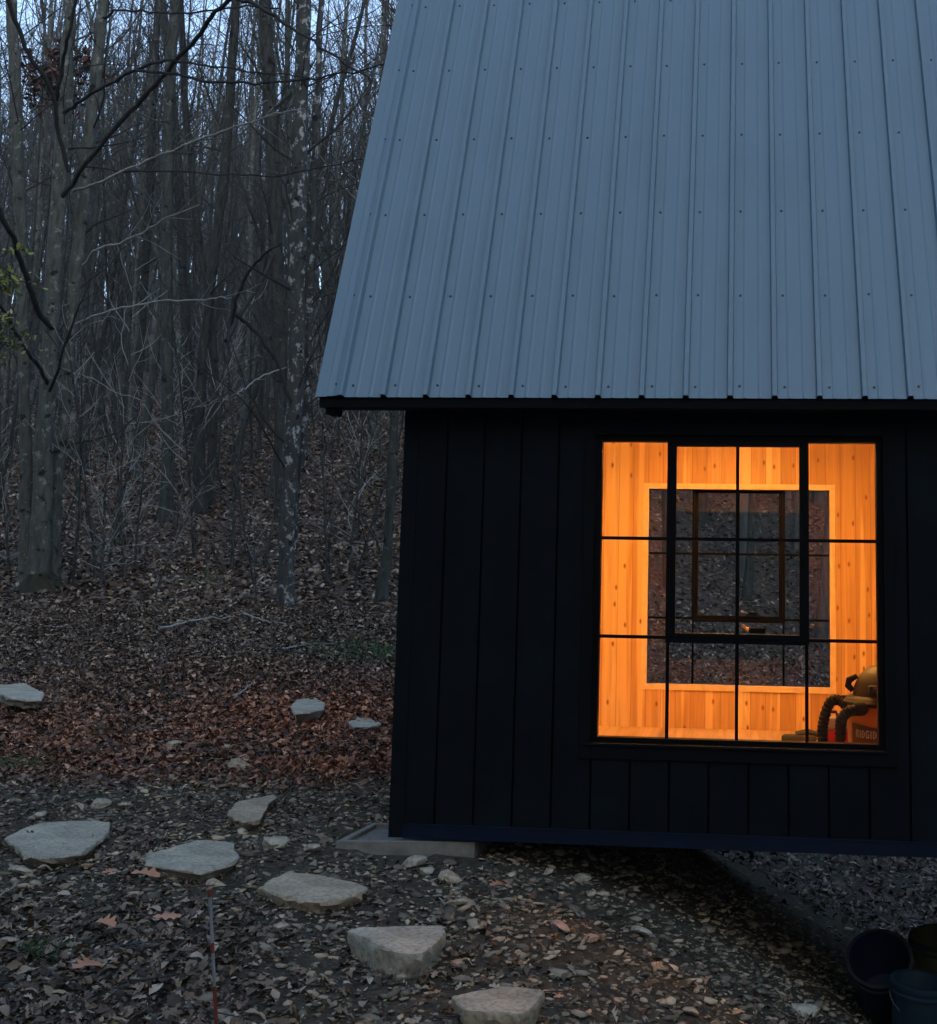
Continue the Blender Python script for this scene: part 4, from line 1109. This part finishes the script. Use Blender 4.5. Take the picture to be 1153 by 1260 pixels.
def feature(name, label, stems, branches, bark_, twig_, seed, extra_h=7, dens=1.2, auto=14, auto_lv=2, cat='tree', leafy=False, moss=None, t_lo=.12):
    """stems: [(d, [(u,v,width_px)...])], branches: [(d0,d1,[(u,v)...],r0,r1, mat)]"""
    base = None; ta = Acc(); ca = Acc(); rg = np.random.default_rng(seed); pales = []
    for d, pts in stems:
        P = np.array([at(u, v, d) for u, v, w in pts]); r_ = np.array([w/2/F*d for u, v, w in pts])
        if base is None: base = P[0].copy(); base[2] = float(gz(base[0], base[1]))
        P[0][2] -= .25
        # continue above the frame
        T = P[-1]-P[-2]; T /= np.linalg.norm(T); T = T+np.array([0, .0, .6])
        X = wander(P[-1], T, extra_h, 7, rg, .06, .05)[1:]
        rr = np.linspace(r_[-1]*.9, .012, 7)
        t = np.linspace(0, len(P)-1, len(P)*3); P2 = np.stack([np.interp(t, range(len(P)), P[:, k]) for k in range(3)], 1); r2 = np.interp(t, range(len(P)), r_)
        P2[1:-1, :2] += rg.normal(0, .010, (len(P2)-2, 2))
        P2 = np.vstack([P2, X]); r2 = np.r_[r2, rr]; r2[0] *= 1.25
        r2[1:] *= 1+rg.normal(0, .045, len(r2)-1)
        ta.tube(P2-base, r2, 12)
        Q = P2-base; zt = Q[-1][2]
        for k in range(auto):
            s = rg.uniform(t_lo, .97); i = int(s*(len(Q)-1)); f = s*(len(Q)-1)-i
            p = Q[i]*(1-f)+Q[i+1]*f; rr_ = r2[i]
            l = rg.uniform(1.0, 3.4)*(1.1-s*.5); B = wander(p, side_dir(np.array([0, 0, 1.]), rg, rg.uniform(.6, 1.25)), l, 7, rg, .12, .04)
            rb_ = max(.008, rr_*rg.uniform(.1, .22)); ca.tube(B, np.linspace(rb_, .004, 8), 5); twigs(ca, B, rb_, rg, auto_lv, dens*1.6, .45, .0042)
    for d0, d1, pts, ra, rb_, kind in branches:
        n = len(pts); P = np.array([at(u, v, d0+(d1-d0)*k/(n-1)) for k, (u, v) in enumerate(pts)])-base
        t = np.linspace(0, n-1, n*4); P2 = np.stack([np.interp(t, range(n), P[:, k]) for k in range(3)], 1); P2[1:-1] += rg.normal(0, .009, (len(P2)-2, 3))
        if kind == 'pale': pales.append(Acc())
        tgt = pales[-1] if kind == 'pale' else ca
        tgt.tube(P2, np.linspace(ra, rb_, len(P2)), 6); twigs(tgt, P2, ra*.6, rg, 2, 1.6, .28, .0035, (.4, .9), .25, 1.4, .01)
    o = empty(name, tuple(base)); tag(o, label, cat)
    link('trunk', ta.mesh('trunk', bark_), o)
    if ca.n: link('crown', ca.mesh('crown', twig_), o)
    for pa in pales: link('pale_branch', pa.mesh('pale_branch', TWIG_PALE), o)
    return o, base
dA = FEAT['A'][1]; dB = FEAT['B'][1]; dC = FEAT['C'][1]; dD = FEAT['D'][1]
a = dA
oA, bA = feature('multi_stem_tree', 'pale grey tree of three stems on a mossy base at far left', [
    (a, [(47, 724, 34), (49, 690, 27), (51, 640, 24), (54, 560, 21), (62, 440, 20), (66, 330, 18), (72, 250, 17), (77, 170, 16), (82, 90, 15), (86, 0, 14)]),
    (a+.35, [(33, 706, 20), (33, 640, 16), (32, 560, 14), (30, 460, 13), (27, 350, 14), (24, 240, 14), (20, 120, 14), (14, 0, 13)]),
    (a+.3, [(60, 712, 24), (70, 600, 15), (82, 470, 14), (93, 340, 14), (103, 240, 14), (112, 150, 14), (121, 60, 13), (128, 0, 12)])],
    [(a, a-3.2, [(74, 246), (108, 200), (150, 148), (186, 110), (218, 73), (244, 45), (262, 18), (286, -4)], .036, .026, 'd'),
     (a-3.2, a-4.5, [(286, -4), (320, 8), (352, 30), (385, 50), (420, 75), (458, 100)], .026, .010, 'd'),
     (a, a-3.0, [(75, 140), (96, 126), (130, 105), (160, 88), (200, 74), (216, 74)], .028, .02, 'd'),
     (a-2, a-4.6, [(168, 87), (210, 90), (260, 100), (320, 102), (380, 98), (430, 90), (478, 78)], .022, .009, 'd'),
     (a-2.6, a-4.2, [(214, 75), (250, 80), (300, 88), (350, 92), (380, 96)], .016, .008, 'd'),
     (a+.3, a-3.5, [(128, 22), (142, 12), (175, 14), (215, 16), (262, 13), (300, 8), (345, 10)], .02, .010, 'd'),
     (a, a-2.4, [(90, 235), (122, 226), (160, 206), (205, 188), (260, 166), (300, 152), (345, 138), (375, 134)], .022, .008, 'pale'),
     (a, a-3, [(105, 205), (150, 211), (210, 212), (280, 214), (340, 217), (395, 206), (445, 196)], .015, .007, 'd'),
     (a, a-2, [(102, 326), (118, 306), (150, 299), (180, 284), (205, 268), (245, 252)], .022, .008, 'pale'),
     (a, a-2.5, [(94, 398), (125, 386), (160, 376), (205, 370), (255, 368), (285, 366)], .018, .007, 'pale'),
     (a-2.2, a, [(-6, 248), (14, 290), (26, 322), (38, 360), (48, 388), (66, 406)], .035, .045, 'd'),
     (a-2, a, [(-6, 370), (8, 384), (20, 412), (38, 440), (52, 456), (62, 476)], .022, .03, 'd'),
     (a-1.2, a, [(8, -6), (20, 30), (36, 66), (58, 100), (68, 128), (72, 165), (86, 212)], .03, .03, 'd'),
     (a-1, a, [(94, -6), (84, 40), (78, 72), (72, 110), (68, 130)], .022, .03, 'd'),
     (a, a+2.5, [(62, 558), (85, 548), (118, 541), (150, 530), (170, 510), (172, 485)], .022, .012, 'd'),
     (a, a+1, [(75, 452), (90, 458), (115, 466), (140, 482), (175, 493)], .010, .006, 'pale')],
    BARK_GREY, TWIG_DARK, 31, auto=10, t_lo=.3)
mb = MB(); mb.lathe([(.42, -.2), (.33, -.02), (.27, .05), (.225, .13), (.20, .2), (.12, .24), (.02, .25)], (0.04, -.03, 0), 40); mo = mb.build('moss_skirt', MOSS, oA, smooth=True)
rgm = np.random.default_rng(4)
for v_ in mo.data.vertices: v_.co += Vector(rgm.normal(0, .024, 3))
b = dB
feature('lichen_tree', 'tree with white lichen patches standing just left of the roof', [
    (b, [(353, 748, 24), (352, 700, 20), (353, 640, 20), (358, 570, 20), (363, 480, 21), (365, 380, 21), (366, 290, 20), (368, 190, 20), (371, 90, 19), (374, 0, 18)]),
    (b+.3, [(362, 640, 9), (371, 560, 8), (379, 470, 9), (383, 360, 10), (384, 250, 8), (390, 120, 8), (396, 0, 7)])],
    [(b+1.5, b-.4, [(352, 765), (346, 720), (356, 690), (366, 665)][::-1], .006, .010, 'pale'),
     (b, b-.5, [(350, 550), (358, 500), (345, 452), (322, 415), (300, 395), (292, 388)], .012, .03, 'd'),
     (b, b-2, [(352, 452), (325, 462), (300, 478), (292, 485)], .010, .007, 'pale')],
    BARK_LICHEN, TWIG_DARK, 33, auto=26, t_lo=.25)
feature('forest_tree', 'dark double trunk tree at mid slope between left clump and lichen tree', [
    (dC, [(250, 632, 20), (246, 590, 15), (244, 520, 13), (248, 440, 12), (262, 330, 11), (278, 200, 12), (286, 90, 11), (290, 0, 10)]),
    (dC+.3, [(252, 628, 16), (262, 560, 11), (264, 470, 10), (258, 380, 9), (240, 260, 8), (228, 120, 8), (222, 0, 7)])],
    [], BARK_DARK, TWIG_DARK, 35, auto=20, t_lo=.3)
feature('forest_tree', 'grey tree with flared foot standing nearest the cabin wall', [
    (dD, [(469, 744, 26), (471, 720, 15), (476, 680, 12), (481, 600, 12), (486, 520, 12), (489, 430, 11), (494, 300, 10), (500, 100, 9)])],
    [(dD, dD-.5, [(474, 690), (460, 660), (445, 635), (425, 610), (412, 590)], .016, .008, 'd')], BARK_MID, TWIG_MID, 36, auto=16, t_lo=.3)
p_, d_ = FEAT['E']
feature('forest_tree', 'dark straight tree directly behind the lichen tree', [(d_, [(349, 645, 22), (347, 560, 17), (345, 470, 17), (341, 330, 18), (336, 200, 17), (331, 90, 16), (326, 0, 15)])],
    [(d_, d_-2, [(342, 300), (325, 340), (305, 372), (292, 392), (284, 410), (278, 420)], .03, .045, 'd'), (d_-1, d_-2.5, [(284, 410), (290, 370), (305, 335), (325, 312), (345, 300)], .04, .02, 'd')], BARK_DARK, TWIG_DARK, 37, auto=20, t_lo=.35)
p_, d_ = FEAT['F']
feature('forest_tree', 'straight grey-brown trunk rising behind and right of the left clump', [(d_, [(205, 644, 20), (206, 560, 14), (206, 400, 14), (205, 280, 14), (207, 160, 14), (211, 60, 14), (216, 0, 14)])], [], BARK_MID, TWIG_MID, 38, auto=22, t_lo=.35)
p_, d_ = FEAT['G']
feature('forest_tree', 'thin dark tree on the slope with a black hollow low on its trunk', [(d_, [(168, 564, 14), (168, 520, 10), (170, 480, 10), (176, 380, 9), (184, 250, 9), (190, 100, 8), (194, 0, 8)])], [], BARK_DARK, TWIG_DARK, 39, auto=20, t_lo=.25)
p_, d_ = FEAT['H']
feature('forest_tree', 'dark tree leaning slightly left beside the double trunk tree', [(d_, [(234, 566, 16), (232, 480, 12), (226, 330, 12), (218, 190, 11), (208, 80, 10), (200, 0, 9)])], [], BARK_DARK, TWIG_DARK, 40, auto=20, t_lo=.3)

for i, (x, y) in enumerate(sector_points(9, -90, 520, 25, 34, 1.5, rt)):
    k = int(rt.integers(0, 9)); put_tree(TALL[k], x, y, rt.uniform(0, 6.28), rt.uniform(.8, 1.1), LB_TALL[k % 3], 'tall trees of the forest')
for i, (x, y) in enumerate(sector_points(78, -90, 540, 34, 72, 1.3, rt)):
    k = int(rt.integers(0, 9)); put_tree(TALL[k], x, y, rt.uniform(0, 6.28), rt.uniform(.8, 1.15), LB_TALL[k % 3], 'tall trees of the forest')
for i, (x, y) in enumerate(sector_points(125, -90, 530, 27, 66, .8, rt)):
    k = int(rt.integers(0, 7)); put_tree(POLE[k], x, y, rt.uniform(0, 6.28), rt.uniform(.8, 1.2), LB_POLE[k % 2], 'pole-sized trees of the forest', tilt=(rt.normal(0, .05), rt.normal(0, .05)))
for i, (x, y) in enumerate(sector_points(85, -60, 500, 17, 40, .45, rt)):
    k = int(rt.integers(0, 8)); put_tree(SAPL[k], x, y, rt.uniform(0, 6.28), rt.uniform(.6, 1.2), LB_SAP[k % 3], 'understorey saplings', 'sapling', 'sapling', tilt=(rt.normal(0, .1), rt.normal(0, .1)))
# seen through the cabin windows
for i, (x, y) in enumerate(sector_points(30, 770, 1050, 22, 55, 1.2, rt)):
    k = int(rt.integers(0, 9)); put_tree(TALL[k], x, y, rt.uniform(0, 6.28), rt.uniform(.8, 1.1), 'bare forest tree seen through both cabin windows', 'trees seen through the cabin windows')
# saplings placed where the photo shows them
for lab, u, v, h, k, rz in [('sapling with pale twigs between left clump and dark hollow', 118, 715, .9, 1, 0), ('dark sapling at the foot of the left clump', 90, 722, .75, 2, 1), ('sapling leaning over leaves right of the left clump', 165, 700, .8, 4, 2),
    ('thin sapling left of the lichen tree', 325, 700, .9, 3, 3), ('second thin sapling left of the lichen tree', 285, 705, .9, 0, 4), ('thin sapling midway between lichen tree and cabin', 404, 715, 1., 6, 5), ('thin dark sapling close to the cabin wall', 433, 730, 1., 5, 1.3), ('pale twiggy sapling low by the leaves in mid slope', 190, 735, .45, 1, 2.2), ('sapling at far left edge behind the clump', 12, 705, 1., 4, .4), ('short pale sapling at the lichen tree foot', 315, 745, .35, 7, .4)]:
    p, d = hit(u, v); put_tree(SAPL[k], p[0], p[1], rz, h, lab, None, 'sapling', 'sapling')
# leafy shrub crowns at the left edge
def leafy(name, label, cat, u, v, d, rpx, n, mat, seed, lsz, stem_to, fl=1.0):
    rg = np.random.default_rng(seed); c = at(u, v, d); base = np.array([c[0]-.6, c[1]+.4, 0]); base[2] = float(gz(base[0], base[1])); o = empty(name, tuple(base)); tag(o, label, cat)
    ta = Acc(); m = 10; P = np.array([base*(1-t)+c*t+np.array([.15*math.sin(t*4), 0, 0]) for t in np.linspace(0, 1, m)])-base; ta.tube(P, np.linspace(.035, .01, m), 7)
    link('trunk', ta.mesh('trunk', BARK_DARK), o)
    rad = rpx/F*d; ca = Acc(); cen = c-base; tips = []
    for _ in range(30):
        dd = rg.normal(0, 1, 3); dd[2] *= .6; dd /= np.linalg.norm(dd); st = cen-np.array([0, 0, rad*rg.uniform(0, 1)]); B = wander(st, dd, rad*rg.uniform(.5, 1.2), 5, rg, .2, .0); ca.tube(B, np.linspace(.008, .003, 6), 4); tips += list(B[2:])
    link('crown', ca.mesh('crown', TWIG_DARK), o)
    tips = np.array(tips); id_ = rg.integers(0, len(tips), n); p = tips[id_]+rg.normal(0, rad*.10, (n, 3)); la = Acc()
    scatter(la, ST_, p[:, 0], p[:, 1], p[:, 2], rg.uniform(.6, 1.2, n)*lsz, rg.normal(0, .7, n), rg.normal(0, .7, n), rg.uniform(0, 6.28, n))
    link('leaves', la.mesh('leaves', mat, smooth=False), o)
leafy('beech_sapling', 'young tree with yellow-green leaves at the far left edge', 'sapling', -8, 318, 15.5, 48, 420, LEAF_GREEN, 61, .075, 0)
leafy('beech_sapling', 'lower young tree with dull yellow leaves at far left edge', 'sapling', -2, 395, 16.5, 42, 260, LEAF_GREEN, 62, .065, 0)
leafy('oak_tree', 'young oak keeping rusty brown leaves high at upper left', 'tree', 62, 75, 24, 46, 620, LEAF_RUST, 63, .11, 0)
leafy('oak_tree', 'second young oak with rusty leaves between the grey stems', 'tree', 102, 60, 25, 34, 320, LEAF_RUST, 64, .11, 0)

# the far wood on the hill, plus unseen nearer trees: nobody could count it
def far_wood():
    rg = np.random.default_rng(9); acc = Acc(); acc2 = Acc()
    specs = []
    x, y = sample_ground(400, -160, 620, 72, 150, rg, 1.0); specs += list(zip(x, y))
    x, y = sample_ground(160, 620, 1250, 50, 120, rg, 1.0); specs += list(zip(x, y))
    x, y = sample_ground(110, 540, 1350, 20, 56, rg, 1.0); specs += list(zip(x, y))  # mostly hidden trees added behind the cabin to block low light
    a = rg.uniform(R(-200), R(20), 430); q = rg.uniform(13, 38, 430); specs += list(zip(1+q*np.cos(a), -4+q*np.sin(a)))  # unseen ring of trees behind the camera, added to cut low sky light
    for x, y in specs:
        if -1 < x < 9 and -8 < y < 9: continue
        H = rg.uniform(15, 22); z = float(gz(x, y)); r_ = rg.uniform(.12, .22)
        P = wander((x, y, z-.5), (rg.normal(0, .04), 0, 1), H, 7, rg, .04, .02); acc.tube(P, np.linspace(r_, .03, 8), 5)
        for k in range(18):
            s = rg.uniform(.2, .98); i = min(int(s*7), 6); f = s*7-i; p = P[i]*(1-f)+P[i+1]*f
            B = wander(p, side_dir(np.array([0, 0, 1.]), rg, rg.uniform(.3, .9)), H*.2*(1.2-s*.7), 4, rg, .12, .06); acc.tube(B, np.linspace(.05*(1.2-s), .012, 5), 3)
            for q in range(3):
                t = rg.uniform(.2, 1); j = min(int(t*4), 3); C = wander(B[j], side_dir(B[j+1]-B[j], rg, .6), H*.07, 2, rg, .15, .04); acc.tube(C, [.02, .014, .010], 3)
    o = link('far_wood', acc.mesh('far_wood', BARK_FAR)); tag(o, 'distant bare wood on the upper hillside, with unseen light-blocking trees nearer', 'wood', kind='stuff')
far_wood()

# ------------------------------------------------------------------ light
w = bpy.data.worlds.new('World'); scene.world = w; w.use_nodes = True
nt = w.node_tree; bg = nt.nodes['Background']
sky = nt.nodes.new('ShaderNodeTexSky'); sky.sky_type = 'NISHITA'; sky.sun_disc = False
SUN_EL, SUN_ROT = R(22), R(165)
sky.sun_elevation = SUN_EL; sky.sun_rotation = SUN_ROT
sky.altitude = 300; sky.air_density = 1.0; sky.dust_density = 1.3; sky.ozone_density = 1.6
hs = nt.nodes.new('ShaderNodeHueSaturation'); hs.inputs['Saturation'].default_value = .93
nt.links.new(sky.outputs[0], hs.inputs['Color']); nt.links.new(hs.outputs[0], bg.inputs[0]); bg.inputs[1].default_value = .1
sd = bpy.data.lights.new('sun', 'SUN'); sd.energy = .05; sd.angle = R(40); sd.color = (.75, .87, 1.0)
so = bpy.data.objects.new('sun', sd); col.objects.link(so)
sv = Vector((math.sin(SUN_ROT)*math.cos(SUN_EL), math.cos(SUN_ROT)*math.cos(SUN_EL), math.sin(SUN_EL)))
so.rotation_euler = sv.to_track_quat('Z', 'Y').to_euler()
# unseen warm room lamp below the ceiling, aimed up to soften its spill
for lx_, ly_, le_ in ((1.78, 1.85, 54),):
    ld = bpy.data.lights.new('ceiling_light', 'AREA'); ld.energy = le_; ld.shape = 'DISK'; ld.size = .35; ld.color = (1, .60, .235)
    lo = bpy.data.objects.new('ceiling_light', ld); col.objects.link(lo); lo.location = (lx_, ly_, ZC-.22); lo.rotation_euler = (PI, 0, 0)
scene.view_settings.view_transform = 'Standard'; scene.view_settings.look = 'None'
scene.view_settings.exposure = 2.0; scene.view_settings.gamma = 1.0
scene.cycles.use_denoising = True
scene.cycles.max_bounces = 8; scene.cycles.transparent_max_bounces = 24
scene.cycles.sample_clamp_indirect = 6
def haze():
    mb = MB(); mb.box((-640, -440, -14), (640, 740, 90)); m = bpy.data.materials.new('air'); m.use_nodes = True; nt = m.node_tree; nt.nodes.clear()
    out = nt.nodes.new('ShaderNodeOutputMaterial'); pv = nt.nodes.new('ShaderNodeVolumePrincipled'); pv.inputs['Color'].default_value = (.75, .85, .93, 1); pv.inputs['Density'].default_value = .0007
    L(nt, pv.outputs[0], out.inputs['Volume']); o = mb.build('haze', m); tag(o, 'thin blue dusk haze hanging in the wood', 'haze', kind='stuff')
haze()
